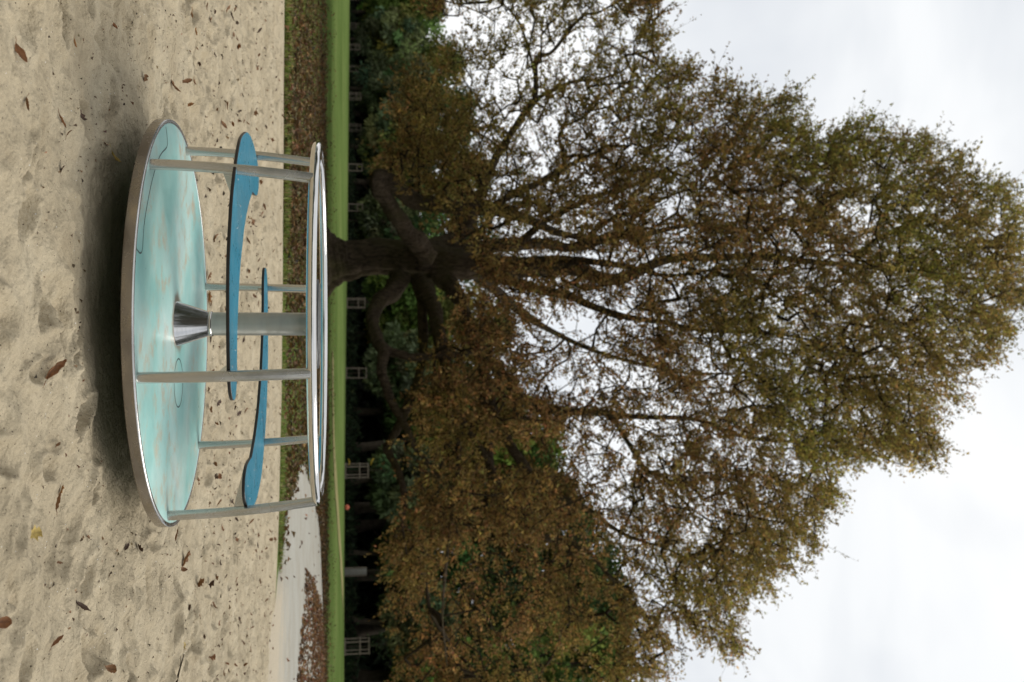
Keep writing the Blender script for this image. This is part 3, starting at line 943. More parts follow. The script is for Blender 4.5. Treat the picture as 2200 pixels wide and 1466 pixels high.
LIMBS = {
    'main': [(760, 556, 0, 37), (800, 553, 0, 35.5), (850, 555, 0, 37), (900, 561, 0, 39), (950, 566, 0, 38), (1010, 570, 0, 29), (1080, 574, .3, 24), (1200, 580, .5, 20), (1300, 584, .6, 17), (1450, 580, .6, 13), (1600, 573, .5, 10), (1800, 562, 0, 7), (2000, 560, 0, 4), (2130, 560, 0, 2)],
    'stem2': [(930, 552, .3, 26), (980, 540, .6, 20), (1040, 531, .9, 16), (1110, 526, 1.2, 14), (1210, 519, 1.5, 12), (1300, 507, 1.8, 10), (1450, 490, 2.4, 7), (1620, 470, 3, 4), (1760, 440, 3.6, 2)],
    'stem3': [(935, 585, -.3, 24), (965, 610, -.6, 19), (990, 645, -.9, 16), (1005, 690, -1.2, 13), (1040, 755, -1.2, 12), (1090, 820, -1, 11), (1130, 862, -.8, 11), (1170, 873, -.6, 10), (1300, 885, -.3, 9), (1450, 905, 0, 7), (1600, 928, 0, 5), (1800, 950, 0, 3), (1960, 985, 0, 1.6)],
    'stem4': [(1030, 576, 0, 16), (1080, 596, -.6, 12), (1125, 612, -1.2, 10), (1180, 628, -2, 9), (1260, 640, -3, 8), (1400, 680, -4, 6), (1600, 715, -5, 4), (1820, 720, -5, 2)],
    'low_left': [(915, 552, -1.1, 21), (900, 525, -1.7, 20), (878, 503, -2.4, 18), (845, 455, -3.4, 17), (822, 415, -4.2, 15.5), (811, 390, -4.6, 14), (818, 377, -4.5, 13), (840, 389, -4.3, 14), (868, 420, -4.0, 15), (900, 438, -3.9, 15), (960, 445, -3.9, 14), (1030, 447, -3.8, 14), (1080, 453, -3.6, 13), (1110, 464, -3.5, 10), (1165, 486, -3.3, 8), (1220, 507, -3, 6), (1330, 520, -2.4, 4), (1460, 500, -2, 2)],
    'left_up': [(1050, 448, -3.8, 9), (1090, 425, -3.5, 8), (1140, 400, -3.2, 6), (1245, 349, -2.5, 5), (1327, 349, -2, 4), (1382, 333, -1.6, 3), (1464, 308, -1, 1.6)],
    'upper_left': [(925, 540, .4, 22), (960, 520, 1.0, 18), (1000, 490, 1.6, 15), (1025, 440, 1.8, 12), (1036, 404, 1.8, 10), (1071, 327, 1.6, 8), (1125, 246, 1.4, 7), (1147, 213, 1.2, 6), (1150, 160, 1.0, 5), (1156, 122, .9, 5), (1196, 104, .7, 4), (1256, 38, .4, 3), (1300, 18, .2, 2.5), (1380, -20, 0, 1.5)],
    'fork_left': [(1125, 246, 1.4, 6), (1164, 207, 1.2, 5), (1202, 191, 1, 4.6), (1267, 180, .8, 4), (1322, 145, .6, 3), (1370, 90, .4, 1.6)],
    'spray_left': [(1150, 160, 1.0, 4), (1135, 100, .6, 3), (1110, 40, .2, 2.4), (1060, -10, 0, 1.5)],
    'mid_left': [(1109, 527, 1.2, 9), (1180, 470, .6, 7), (1273, 502 - 80, 0, 6), (1355, 400, -.6, 5), (1440, 360, -1.2, 3), (1560, 300, -2, 1.6)],
    'mid_left2': [(1240, 518, 1.5, 7), (1327, 470, .9, 6), (1415, 440, 0, 4), (1560, 420, -1, 3), (1700, 360, -2, 1.6)],
    'low_right': [(855, 592, -.9, 22), (848, 618, -1.4, 19), (822, 645, -2, 16), (802, 680, -2.7, 13), (799, 702, -3.1, 12), (811, 732, -3.6, 12), (824, 752, -4, 11), (820, 790, -4.4, 9), (832, 840, -4.8, 8), (857, 892, -5.2, 7), (875, 925, -5.5, 6), (893, 960, -5.7, 5), (930, 1010, -6, 3.5), (980, 1060, -6.4, 2)],
    'low_right_up': [(822, 748, -3.9, 10), (838, 756, -3.9, 9), (870, 764, -4, 8), (910, 766, -4, 7), (950, 762, -3.9, 6), (1000, 760, -3.8, 5), (1060, 740, -3.5, 3)],
    'cross_right': [(900, 600, -.9, 17), (906, 650, -1.6, 11), (909, 700, -2.2, 10), (908, 760, -2.7, 9), (900, 815, -3.2, 8), (880, 862, -3.6, 8), (857, 915, -4, 8), (836, 955, -4.4, 7.5), (836, 975, -4.5, 7), (852, 1003, -4.8, 6.5), (866, 1045, -5.1, 6), (870, 1085, -5.4, 5), (864, 1120, -5.6, 3), (870, 1170, -6, 1.8)],
    'mid_right': [(905, 605, -1.1, 19), (925, 650, -2, 15), (940, 700, -2.8, 14), (952, 750, -3.4, 13), (957, 800, -3.9, 11), (975, 860, -4.3, 8), (1010, 930, -4.6, 6), (1060, 1010, -5, 4), (1090, 1100, -5.4, 2)],
    'right_up': [(1005, 690, -1.2, 12), (1030, 770, -2, 11), (1060, 880, -3, 10), (1095, 955, -3.6, 10), (1125, 1000, -4, 10), (1155, 1045, -4.2, 8), (1200, 1070, -4.3, 7), (1290, 1110, -4.4, 5), (1400, 1160, -4.4, 3), (1500, 1230, -4.4, 1.6)],
    'right_far': [(1030, 770, -2, 10), (1040, 900, -2.4, 9), (1055, 1010, -2.7, 9), (1075, 1085, -3, 9), (1110, 1110, -3, 8), (1165, 1150, -3, 7), (1260, 1180, -3, 5), (1330, 1260, -3, 3), (1400, 1340, -3, 1.6)],
    'right_low': [(975, 860, -4.3, 6), (985, 960, -5, 5), (975, 1080, -5.6, 4), (960, 1200, -6, 3), (950, 1320, -6, 2), (960, 1430, -6, 1.4)],
    'right_mid': [(1300, 885, -.3, 7), (1345, 950, -.8, 6), (1400, 1020, -1.4, 5), (1450, 1060, -1.8, 3), (1560, 1130, -2, 1.6)],
    'far_back': [(1000, 572, 1, 16), (1060, 620, 2.5, 12), (1150, 690, 4.5, 9), (1300, 760, 6, 6), (1480, 800, 7, 4), (1700, 790, 7.5, 2)],
    'near_up': [(1080, 572, -1, 12), (1180, 560, -3, 9), (1320, 560, -5, 6), (1500, 600, -6.5, 4), (1700, 640, -6.5, 2)],
}
tree = empty('old_spreading_tree', tuple(at_depth(705, 562, TY)[:2]) + (0.02,), 'huge old spreading tree with russet leaves and twisted low limbs', 'tree')
T0 = np.array(tree.location)
TREE_BASE = T0.copy()

g = Geo()
skel_P, skel_r = [], []
for name, lst in LIMBS.items():
    P, r = limb_pts(lst)
    if name == 'main':
        b0 = np.array([TREE_BASE[0], TREE_BASE[1], 0])
        base_p = [b0 + [0, 0, -0.25], b0 + [0.0, 0, 0.03], b0 + [0.0, 0, 0.28], b0 + [0.0, 0, 0.54], b0 + [0.0, 0, 0.82]]
        base_r = [1.50, 1.22, 0.98, 0.80, 0.69]
        P = np.vstack([base_p, P]); r = np.concatenate([base_r, r])
    n_ = 10
    Q = catmull(np.column_stack([P, r]), n_)
    p_, r_ = Q[:, :3], np.maximum(Q[:, 3], 0.01)
    wob = np.stack([vnoise(np.arange(len(p_)) * 0.186, np.full(len(p_), k * 3.3), hash(name) % 50 if False else len(name) + k) for k in range(3)], -1)
    p_ = p_ + wob * r_[:, None] * (0.42 if name != 'main' else 0.12) * (1.0 if name != 'main' else sstep(1.5, 5.0, p_[:, 2:3]))
    up_z = sstep(7.0, 13.0, p_[:, 2])[:, None]
    big = np.stack([vnoise(np.arange(len(p_)) * 0.102, np.full(len(p_), 40 + k * 7.7), len(name) * 3 + k) for k in range(3)], -1)
    p_ = p_ + big * up_z * np.array([1.5, 1.5, 0.4])
    r_ = r_ * (1 - 0.22 * up_z[:, 0])
    sides = 48 if name == 'main' else (20 if r_[0] > 0.15 else 10)

    def mod(n_p, a, r_=r_, name=name, p_=p_):
        k = np.arange(n_p)[:, None]
        base = 1 + (0.34 if name != 'main' else 0.12) * vnoise(k * 0.16 + 0 * a, np.cos(a) * 1.6 + np.sin(a) * 0.9 + 5, len(name)) + (0.16 if name != 'main' else 0.10) * vnoise(k * 0.35 + np.sin(a) * 2, np.cos(a) * 3, 2 + len(name))
        base = base + (0.07 if name != 'main' else 0.03) * np.cos(5 * a + 3 * vnoise(k * 0.07, 0 * k, 5)) + 0.16 * vnoise(k * 0.9, np.cos(a) * 2.2 + np.sin(a) * 1.3, 8) * (name != 'main')
        if name == 'main':
            fl = np.exp(-np.clip(p_[:, 2:3], 0, None) / 0.9)
            rid = (0.065 + 0.06 * fl) * np.cos(8 * a + 0.9 * np.sin(3 * a) + k * 0.035) + 0.03 * np.cos(15 * a + 1.2 * np.sin(2 * a) + k * 0.05)
            base = base + rid + fl * 0.13 * np.cos(5 * a + 0.8)
        return base
    g.tube(p_, r_, sides, True, mod)
    sk = np.linspace(0, len(p_) - 1, max(2, int(np.sum(np.linalg.norm(np.diff(p_, axis=0), axis=1)) / 0.55))).astype(int)
    start = 12 if name == 'main' else 1
    for i in sk[start:]:
        if r_[i] < 0.30:
            skel_P.append(p_[i]); skel_r.append(r_[i])
for v in g.v: v -= T0
g.build('trunk', M_BARK, tree)
skel_P = np.array(skel_P)

# outline of the crown in the trunk's plane, as photo positions
CROWN = [(935, -60), (930, 30), (985, 60), (940, 160), (880, 120), (850, 200), (855, 320), (870, 420), (930, 480), (1010, 540), (1000, 600), (985, 690), (930, 760), (905, 830), (880, 900), (870, 980), (880, 1060), (845, 1130), (835, 1210), (842, 1300), (862, 1380), (868, 1560), (1330, 1560),
         (1395, 1462), (1430, 1438), (1480, 1400), (1550, 1422), (1590, 1400), (1610, 1340), (1660, 1300), (1700, 1240), (1720, 1190), (1770, 1190), (1775, 1110), (1830, 1040), (1880, 980), (1940, 985), (1965, 1000), (2010, 1018), (2040, 970), (2005, 900), (2060, 870), (2110, 810), (2150, 770), (2195, 700), (2260, 640), (2270, 560), (2200, 430), (2190, 370), (2120, 355), (2070, 310), (1960, 285), (1910, 285), (1830, 250), (1760, 260), (1710, 205), (1640, 180), (1600, 205), (1555, 135), (1530, 170), (1480, 170), (1462, 140), (1448, 100), (1455, 30), (1440, -60)]
GAPS = [(1215, 690, 95, 62, .97), (1190, 800, 60, 40, .85), (1330, 790, 50, 40, .7), (1230, 560, 90, 22, .75), (1150, 515, 60, 22, .8), (1330, 660, 40, 40, .6), (1060, 120, 130, 110, .70), (1000, 60, 70, 50, .75), (1260, 110, 120, 90, .45), (1230, 300, 130, 130, .45), (1090, 300, 60, 90, .4),
        (1240, 960, 110, 70, .62), (1330, 1050, 90, 60, .5), (1400, 920, 70, 60, .45), (1400, 500, 80, 40, .35), (1700, 800, 70, 40, .3), (1500, 760, 80, 40, .4), (1600, 960, 60, 50, .4), (1480, 1130, 70, 50, .45), (1560, 1250, 60, 50, .4), (1390, 1270, 50, 40, .6), (1700, 1000, 50, 40, .45),
        (930, 700, 60, 60, .6), (880, 800, 50, 40, .6), (930, 560, 80, 90, .8), (900, 400, 60, 40, .5)]
CX, CY = np.array(CROWN).T
clusters = []
n_try = 0
while len(clusters) < 9800 and n_try < 400000:
    m_ = 8000; n_try += m_
    px_ = rng.uniform(825, 2275, m_); py_ = rng.uniform(-70, 1560, m_)
    ok = in_poly(px_ + 60 * vnoise(px_ / 42, py_ / 42, 83), py_ + 75 * vnoise(px_ / 38, py_ / 38, 84), CROWN)
    pk = np.ones(m_)
    for gx_, gy_, rx_, ry_, st in GAPS:
        e2 = ((px_ - gx_) / rx_) ** 2 + ((py_ - gy_) / ry_) ** 2
        pk *= 1 - st * np.exp(-(e2 ** 1.5) * 0.7)
    pk *= np.clip(0.75 + 0.8 * vnoise(px_ / 75, py_ / 75, 41) + 0.8 * vnoise(px_ / 30, py_ / 30, 42), 0.06, 1)
    pk *= np.where((px_ < 1330) & (py_ > 930), np.clip(0.52 + 1.6 * vnoise(px_ / 55, py_ / 70, 47), 0.06, 1.1), 1.0)
    pk *= 1 + 0.30 * sstep(1420, 1700, px_)
    # twigs reach about a metre past the branch ends, so the ends stay inside the outline
    jx, jy = 60 * vnoise(px_ / 42, py_ / 42, 83), 75 * vnoise(px_ / 38, py_ / 38, 84)
    ok &= in_poly(1380 + (px_ - 1380) * 1.05 + 4 + jx, 690 + (py_ - 690) * 1.05 + jy, CROWN) | (px_ < 1000)
    ok &= rng.random(m_) < pk
    px_, py_ = px_[ok], py_[ok]
    rn = np.sqrt(((px_ - 1380) / 900) ** 2 + ((py_ - 700) / 820) ** 2)
    hd_ = 9.5 * np.sqrt(np.clip(1 - (rn * 0.95) ** 2, 0.05, 1))
    u01 = rng.random(len(px_)) ** 0.75 * np.where(rng.random(len(px_)) < 0.62, -1, 1)
    dy = u01 * hd_
    for a_, b_, c_ in zip(px_, py_, dy):
        p = at_depth(a_, b_, TY + c_)
        if p[2] > 2.2: clusters.append((p, a_, b_))
clusters = clusters[:9800]
CP = np.array([c[0] for c in clusters])
CPX = np.array([c[1] for c in clusters])

# grow branches: each cluster joins the nearest wood already there
nodes = [p for p in skel_P]
parent = [-1] * len(nodes)
isk = len(nodes)
kd0 = kdtree.KDTree(len(nodes))
for i, p in enumerate(nodes): kd0.insert(p, i)
kd0.balance()
order = np.argsort([kd0.find(p)[2] for p in CP])
kd, kd_n, fresh = kd0, len(nodes), []
tips = []
chains = []
for ci, idx in enumerate(order):
    tgt = CP[idx]
    co, ni, ds = kd.find(tgt)
    for fi in fresh:
        d_ = np.linalg.norm(nodes[fi] - tgt)
        if d_ < ds: ds, ni = d_, fi
    st = np.array(nodes[ni])
    n_s = max(1, int(ds / 0.6))
    chain = [ni]
    side = rng.normal(size=3) * 0.10 * ds
    side[2] += 0.10 * ds
    for k in range(1, n_s + 1):
        f = k / n_s
        p = st + (tgt - st) * f + side * math.sin(PI * f) * 0.9
        nodes.append(p); parent.append(chain[-1]); chain.append(len(nodes) - 1); fresh.append(len(nodes) - 1)
    tips.append((chain[-1], idx)); chains.append(chain)
    if len(fresh) > 160:
        kd = kdtree.KDTree(len(nodes))
        for i, p in enumerate(nodes): kd.insert(p, i)
        kd.balance(); fresh = []
w = np.zeros(len(nodes))
for ti, _ in tips: w[ti] += 1
for i in range(len(nodes) - 1, isk - 1, -1):
    if parent[i] >= 0: w[parent[i]] += w[i]
nrad = 0.0088 * np.maximum(w, 1) ** 0.44
g = Geo()
for ch in chains:
    P = np.array([nodes[i] for i in ch]); r = np.array([nrad[i] for i in ch])
    r[0] = min(r[0], r[1] * 1.15)
    g.tube(P, r, 5 if r[0] > 0.02 else 4, False)
# twigs carrying the leaves
NL = 34
n_cl = len(CP)
tw_per = 3
axis_c = np.array([TREE_BASE[0], TREE_BASE[1], 0])
twb = np.repeat(np.array([nodes[t[0]] for t in tips]), tw_per, 0)
twi = np.repeat(np.array([t[1] for t in tips]), tw_per)
od = twb - (axis_c + np.array([0, 0, 1]) * np.clip(twb[:, 2:3] * 0.75, 6, 20))
od /= np.linalg.norm(od, axis=1, keepdims=True)
twd = od * 0.9 + unit(len(twb)) * 0.75 + np.array([0, 0, 0.15])
twd /= np.linalg.norm(twd, axis=1, keepdims=True)
twl = rng.uniform(0.35, 1.05, len(twb)) * np.where(rng.random(len(twb)) < 0.12, 1.5, 1)
twe = twb + twd * twl[:, None]
twm = (twb + twe) / 2 + unit(len(twb)) * 0.06
sdv = np.cross(twd, [0.3, 0.2, 1.0]); sdv /= np.linalg.norm(sdv, axis=1, keepdims=True)
upv = np.cross(sdv, twd)
tvs = []
for c_, rr_ in ((twb, 0.008), (twm, 0.006), (twe, 0.003)):
    for a in (0, 2 * PI / 3, 4 * PI / 3):
        tvs.append(c_ + (sdv * math.cos(a) + upv * math.sin(a)) * rr_)
TV = np.stack(tvs, 1).reshape(-1, 3)
k9 = np.arange(len(twb))[:, None] * 9
tq = []
for r_ in range(2):
    for j in range(3):
        tq.append(k9 + np.array([[r_ * 3 + j, r_ * 3 + (j + 1) % 3, r_ * 3 + 3 + (j + 1) % 3, r_ * 3 + 3 + j]]))
g.add(TV, np.concatenate(tq))
for v in g.v: v -= T0
g.build('branches', M_TWIG, tree)
# leaves
npt = 12
lb = np.repeat(twb, npt, 0); le = np.repeat(twe, npt, 0); ld = np.repeat(twd, npt, 0)
f = rng.random(len(lb)) ** 0.8
P = lb + (le - lb) * f[:, None] * 1.05 + rng.normal(size=(len(lb), 3)) * 0.035
D = ld * 0.55 + unit(len(lb)) * 0.8 + np.array([0, 0, -0.18])
Nn = unit(len(lb)) + np.array([0, 0, 0.5])
ln = rng.uniform(0.09, 0.175, len(lb))
V_, F_ = leaf_geo(P, D, Nn, ln, ln * rng.uniform(0.38, 0.6, len(lb)), 0.18, 0.15)
lpx = np.repeat(CPX[twi], npt)
clx = np.repeat(CP[twi], npt, 0)
greenness = np.clip(sstep(1250, 2150, lpx) * 0.50 + 0.27 + 1.0 * vnoise(clx[:, 0] * 0.45 + clx[:, 1] * 0.3, clx[:, 2] * 0.45, 51) + 0.12 * rng.normal(size=len(lb)), 0, 1)
gcol = pick([(0.245, 0.215, 0.042), (0.31, 0.27, 0.056), (0.38, 0.33, 0.08), (0.175, 0.16, 0.034)], len(lb), 0.22)
bcol = pick([(0.335, 0.190, 0.066), (0.275, 0.156, 0.056), (0.40, 0.232, 0.085), (0.205, 0.125, 0.046), (0.33, 0.225, 0.08)], len(lb), 0.25)
lcol = gcol * greenness[:, None] + bcol * (1 - greenness[:, None])
clv = np.clip(1 + 0.26 * rng.normal(size=len(CP)), 0.5, 1.7)
lcol = lcol * clv[np.repeat(twi, npt)][:, None]
V_ -= T0
cr = link_obj('crown', np_mesh('crown', V_, F_, M_LEAF, False, np.repeat(lcol, 4, 0)), tree)

# ------------------------------------------------------------------ the wood beyond the lawn
PALS = {
    'blue': [(0.042, 0.056, 0.033), (0.054, 0.070, 0.041), (0.033, 0.045, 0.028), (0.064, 0.080, 0.047)],
    'dark': [(0.024, 0.042, 0.018), (0.034, 0.056, 0.022), (0.020, 0.034, 0.016), (0.045, 0.066, 0.026)],
    'olive': [(0.060, 0.068, 0.020), (0.078, 0.086, 0.026), (0.048, 0.054, 0.018), (0.10, 0.095, 0.03)],
    'green': [(0.045, 0.078, 0.022), (0.060, 0.095, 0.028), (0.036, 0.060, 0.018), (0.085, 0.115, 0.035)],
    'russet': [(0.075, 0.048, 0.020), (0.09, 0.066, 0.026), (0.055, 0.046, 0.02), (0.065, 0.062, 0.024)],
}


def far_tree(x, y, height, width, pal, base_h, label, card=0.5, npuff=70, per=95, droop=0.35, lean=0.0, seed=0, group='trees edging the far lawn'):
    r = np.random.default_rng(1000 + seed)
    z0 = float(terrain(np.array([x]), np.array([y]))[0])
    root = empty('woodland_tree', (x, y, z0), label, 'tree', group)
    g = Geo()
    tr = height * 0.016 + 0.12
    hh = np.linspace(-0.2, height * 0.85, 10)
    px = lean * hh + 0.25 * np.sin(hh * 0.5 + seed); py = 0.25 * np.cos(hh * 0.4 + seed * 2)
    tp = np.stack([px - px[0], py - py[0], hh], -1)
    g.tube(tp, tr * np.array([1.5, 1.05, .95, .85, .75, .6, .48, .35, .22, .08]), 10)
    # puffs of foliage in an uneven envelope
    u = r.random(npuff) ** 0.8
    hz = base_h + (height - base_h) * u
    prof = np.sin(PI * np.clip(0.12 + 0.80 * u, 0, 1)) ** 0.7
    ang = r.uniform(0, 2 * PI, npuff)
    rad = width * 0.5 * prof * np.sqrt(r.random(npuff)) * r.uniform(0.75, 1.12, npuff)
    pc = np.stack([rad * np.cos(ang) + lean * hz, rad * np.sin(ang), hz], -1)
    for k in range(0, npuff, 3):
        j = min(9, int(np.clip((pc[k, 2] * 0.75) / (height * 0.85) * 9, 1, 8)))
        a0 = tp[j]; mid = (a0 + pc[k]) / 2 + [0, 0, 0.3]
        g.tube([a0, mid, pc[k]], [tr * 0.32, tr * 0.2, 0.03], 5, False)
    g.build('trunk', M_BGBARK, root)
    ps = width * 0.13 * r.uniform(0.7, 1.35, npuff)
    C = np.repeat(pc, per, 0); Rs = np.repeat(ps, per)
    dirs = unit(len(C), r)
    rr_ = Rs * r.random(len(C)) ** 0.4
    P = C + dirs * rr_[:, None] * np.array([1, 1, 0.72])
    P[:, 2] = np.maximum(P[:, 2], base_h * 0.55 + 0.5 * r.random(len(C)))
    D = dirs * 0.7 + unit(len(C), r) * 0.5 + np.array([0, 0, -droop])
    Nn = dirs + unit(len(C), r) * 0.6
    ln = card * r.uniform(0.6, 1.3, len(C))
    V_, F_ = leaf_geo(P, D, Nn, ln, ln * r.uniform(0.4, 0.7, len(C)), 0.15, 0.2)
    pcol = np.array([2.2, 2.05, 1.6]) * pick(PALS[pal], npuff, 0.22, r)
    c = np.repeat(pcol, per, 0) * (1 + 0.25 * r.normal(size=(len(C), 1)))
    link_obj('crown', np_mesh('crown', V_, F_, M_BGLEAF, False, np.repeat(np.clip(c, .006, .5), 4, 0)), root)
    return root


# (photo row of the stem, metres behind the wood's edge, top of the crown in photo columns, width, palette, foliage base, label)
FT = [
    (-40, 4, 930, 13, 'olive', 3.2, 'pale olive tree at the far end of the wood, lowest against open sky', 0),
    (35, 9, 940, 12, 'green', 2.5, 'mid-green rounded tree beside the pale olive one at the wood end', 0),
    (95, 3, 905, 10, 'blue', 2.0, 'low blue-green tree hanging over the smallest far guards', 0),
    (130, 12, 985, 13, 'olive', 3.0, 'tall olive tree whose top meets the russet leaves far off', 0),
    (200, 4, 925, 12, 'blue', 2.2, 'soft grey-green tree left of the big tree, brushing the guards', 0),
    (250, 12, 1010, 14, 'dark', 3.0, 'tall dark tree behind the soft grey-green one', 0),
    (320, 5, 930, 10, 'blue', 2.4, 'blue-green tree above the guards beside the hooked low limb', 0),
    (395, 12, 1030, 14, 'olive', 3.0, 'tall olive-green tree seen through the hooked low limb', 0),
    (480, 4, 880, 8, 'blue', 2.0, 'small grey-green tree just left of the thick trunk', 0),
    (540, 13, 1050, 13, 'dark', 3.4, 'tall dark tree straight behind the thick trunk', 0),
    (655, 5, 930, 8.5, 'green', 2.4, 'leafy green tree just right of the thick trunk', 0),
    (720, 12, 1080, 11, 'olive', 3.4, 'tall olive tree below the open patch of sky', 0),
    (790, 5, 930, 7.5, 'blue', 2.4, 'blue-green tree behind the guard under the crossing limbs', 0),
    (880, 11, 1110, 10, 'dark', 4.0, 'dark tree between the two crossing low limbs', 0),
    (960, 9, 1190, 9, 'green', 4.2, 'bushy green tree topping out in the gap of thin leaves', 0),
    (1035, 3, 930, 6.0, 'blue', 2.6, 'pale blue-green tree spilling above the guard with yellow ties', 0),
    (1090, 9, 1230, 9, 'russet', 4.4, 'brownish tree standing behind the reddish ball', 0),
    (1180, 4, 900, 6.0, 'dark', 3.6, 'low dark tree leaning over the pale shelter tube', 1),
    (1225, 11, 1320, 10, 'dark', 4.6, 'tall dark tree rising behind the pale shelter tube', 0),
    (1320, 4, 960, 7, 'blue', 3.6, 'grey-green tree with a bare slanting trunk beside the tall guard', 1),
    (1345, 13, 1345, 10, 'dark', 5.0, 'tallest dark tree, its top just clear of the russet leaves', 0),
    (1130, 16, 1270, 11, 'dark', 3.0, 'dark tree deep in the wood behind the brownish one', 0),
    (1280, 20, 1330, 11, 'olive', 3.0, 'olive tree deep in the wood between the two tallest dark ones', 0),
    (1010, 18, 1170, 12, 'dark', 3.0, 'broad dark tree deep in the wood behind the bushy green one', 0),
    (1400, 20, 1340, 12, 'blue', 3.0, 'blue-green tree deep in the wood behind the tallest dark one', 0),
    (1440, 6, 1330, 9, 'green', 4.4, 'tall fresh green tree at the near end of the wood', 0),
    (1520, 3, 1200, 9, 'dark', 2.6, 'dark tree at the very near end of the wood, cut by the picture edge', 0),
]
for i, (py, dY, topx, wd_, pal, bh, lab, lean) in enumerate(FT):
    q = (py - H_PX / 2) / F_PX
    Yd = float(tree_line(q)) + dY
    x = q * Yd
    zt = at_depth(topx, py, Yd)[2]
    sc_ = Yd / 100
    far_tree(x, Yd, float(zt), wd_ * (1.0 if Yd < 120 else 1.15), pal, bh, lab, 0.42 + 0.22 * sc_, 80, 100, 0.35, 0.06 if lean else 0.0, i)

# dense thicket deep in the wood, reads as one mass
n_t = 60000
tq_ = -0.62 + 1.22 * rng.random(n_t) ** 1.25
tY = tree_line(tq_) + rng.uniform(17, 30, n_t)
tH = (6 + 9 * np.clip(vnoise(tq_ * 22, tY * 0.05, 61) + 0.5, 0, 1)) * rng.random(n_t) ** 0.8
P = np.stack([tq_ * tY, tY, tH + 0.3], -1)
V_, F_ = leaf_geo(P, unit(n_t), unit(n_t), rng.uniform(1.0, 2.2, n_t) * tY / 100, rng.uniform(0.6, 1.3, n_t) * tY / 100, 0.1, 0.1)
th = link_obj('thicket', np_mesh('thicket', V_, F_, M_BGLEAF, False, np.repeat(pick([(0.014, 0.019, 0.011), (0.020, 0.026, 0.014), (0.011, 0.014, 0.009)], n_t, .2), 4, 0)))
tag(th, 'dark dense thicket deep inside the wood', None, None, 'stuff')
# the wood closes round the meadow on the other sides as well
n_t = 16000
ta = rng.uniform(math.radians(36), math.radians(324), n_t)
left_ = (ta > math.radians(170)) & (ta < math.radians(318))  # unseen left arc, set nearer and taller to block sky light and darken reflections
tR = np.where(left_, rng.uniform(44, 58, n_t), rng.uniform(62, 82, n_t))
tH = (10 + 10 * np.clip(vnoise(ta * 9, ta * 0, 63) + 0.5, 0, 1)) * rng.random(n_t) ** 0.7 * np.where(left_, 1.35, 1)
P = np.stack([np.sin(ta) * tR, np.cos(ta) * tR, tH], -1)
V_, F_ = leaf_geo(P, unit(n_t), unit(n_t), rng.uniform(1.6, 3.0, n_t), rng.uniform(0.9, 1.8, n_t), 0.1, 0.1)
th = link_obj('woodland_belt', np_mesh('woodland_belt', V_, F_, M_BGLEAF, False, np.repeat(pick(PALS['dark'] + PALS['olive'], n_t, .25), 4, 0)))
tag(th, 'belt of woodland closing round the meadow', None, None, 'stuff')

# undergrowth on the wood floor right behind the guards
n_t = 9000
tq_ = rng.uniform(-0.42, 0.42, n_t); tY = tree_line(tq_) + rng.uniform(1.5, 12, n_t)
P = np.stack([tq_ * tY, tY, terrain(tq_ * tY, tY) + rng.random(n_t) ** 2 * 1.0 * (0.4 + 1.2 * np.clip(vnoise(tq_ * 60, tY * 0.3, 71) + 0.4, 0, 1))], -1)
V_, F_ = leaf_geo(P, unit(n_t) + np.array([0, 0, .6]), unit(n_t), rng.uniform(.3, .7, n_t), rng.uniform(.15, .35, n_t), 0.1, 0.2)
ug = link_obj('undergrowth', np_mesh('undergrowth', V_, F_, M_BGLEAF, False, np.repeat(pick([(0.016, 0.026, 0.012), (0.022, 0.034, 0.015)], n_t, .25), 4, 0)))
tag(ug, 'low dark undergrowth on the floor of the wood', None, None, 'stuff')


# ------------------------------------------------------------------ tree guards with young trees
def guard(x, y, rot, h, w_, label, slab=False):
    z0 = float(terrain(np.array([x]), np.array([y]))[0])
    o = empty('tree_guard', (x, y, z0), label, 'tree guard', 'wooden guards round the young trees')
    o.rotation_euler.z = rot
    for sx in (-1, 1):
        for sy in (-1, 1):
            g = Geo(); g.box((sx * w_ / 2, sy * w_ / 2, h / 2 - 0.1), (0.085, 0.085, h + 0.2)); g.build('post', M_WOOD, o, False)
    for z in (0.08, 0.62 * h, h - 0.06):
        g = Geo()
        for sy in (-1, 1):
            g.box((0, sy * (w_ / 2 + 0.055), z), (w_ + 0.18, 0.03, 0.10))
            g.box((sy * (w_ / 2 + 0.055), 0, z), (0.03, w_ + 0.08, 0.10))
        g.build('rail', M_WOOD, o, False)
    return o


def sapling(x, y, h, label, seed):
    r = np.random.default_rng(300 + seed)
    z0 = float(terrain(np.array([x]), np.array([y]))[0])
    o = empty('young_tree', (x, y, z0), label, 'young tree', 'young trees planted along the wood')
    g = Geo(); zz = np.linspace(-0.1, h, 8)
    g.tube(np.stack([0.05 * np.sin(zz + seed), 0.05 * np.cos(zz * 1.3), zz], -1), np.linspace(0.055, 0.012, 8), 7)
    n_br = 9
    tipz = []
    for k in range(n_br):
        a = r.uniform(0, 2 * PI); zb = h * (0.55 + 0.42 * k / n_br); l_ = r.uniform(0.4, 0.9)
        e_ = np.array([l_ * math.cos(a), l_ * math.sin(a), zb + l_ * 0.6])
        g.tube([[0, 0, zb], e_ * [0.5, 0.5, 1] - [0, 0, 0.2 * l_], e_], [0.018, 0.012, 0.006], 4, False); tipz.append(e_)
    g.build('trunk', M_BGBARK, o)
    C = np.repeat(np.array(tipz), 26, 0)
    P = C + r.normal(size=C.shape) * 0.28
    ln = r.uniform(0.12, 0.24, len(C))
    V_, F_ = leaf_geo(P, unit(len(C), r), unit(len(C), r), ln, ln * 0.5, 0.1, 0.2)
    link_obj('crown', np_mesh('crown', V_, F_, M_BGLEAF, False, np.repeat(pick(PALS['dark'], len(C), .25, r), 4, 0)), o)
    return o


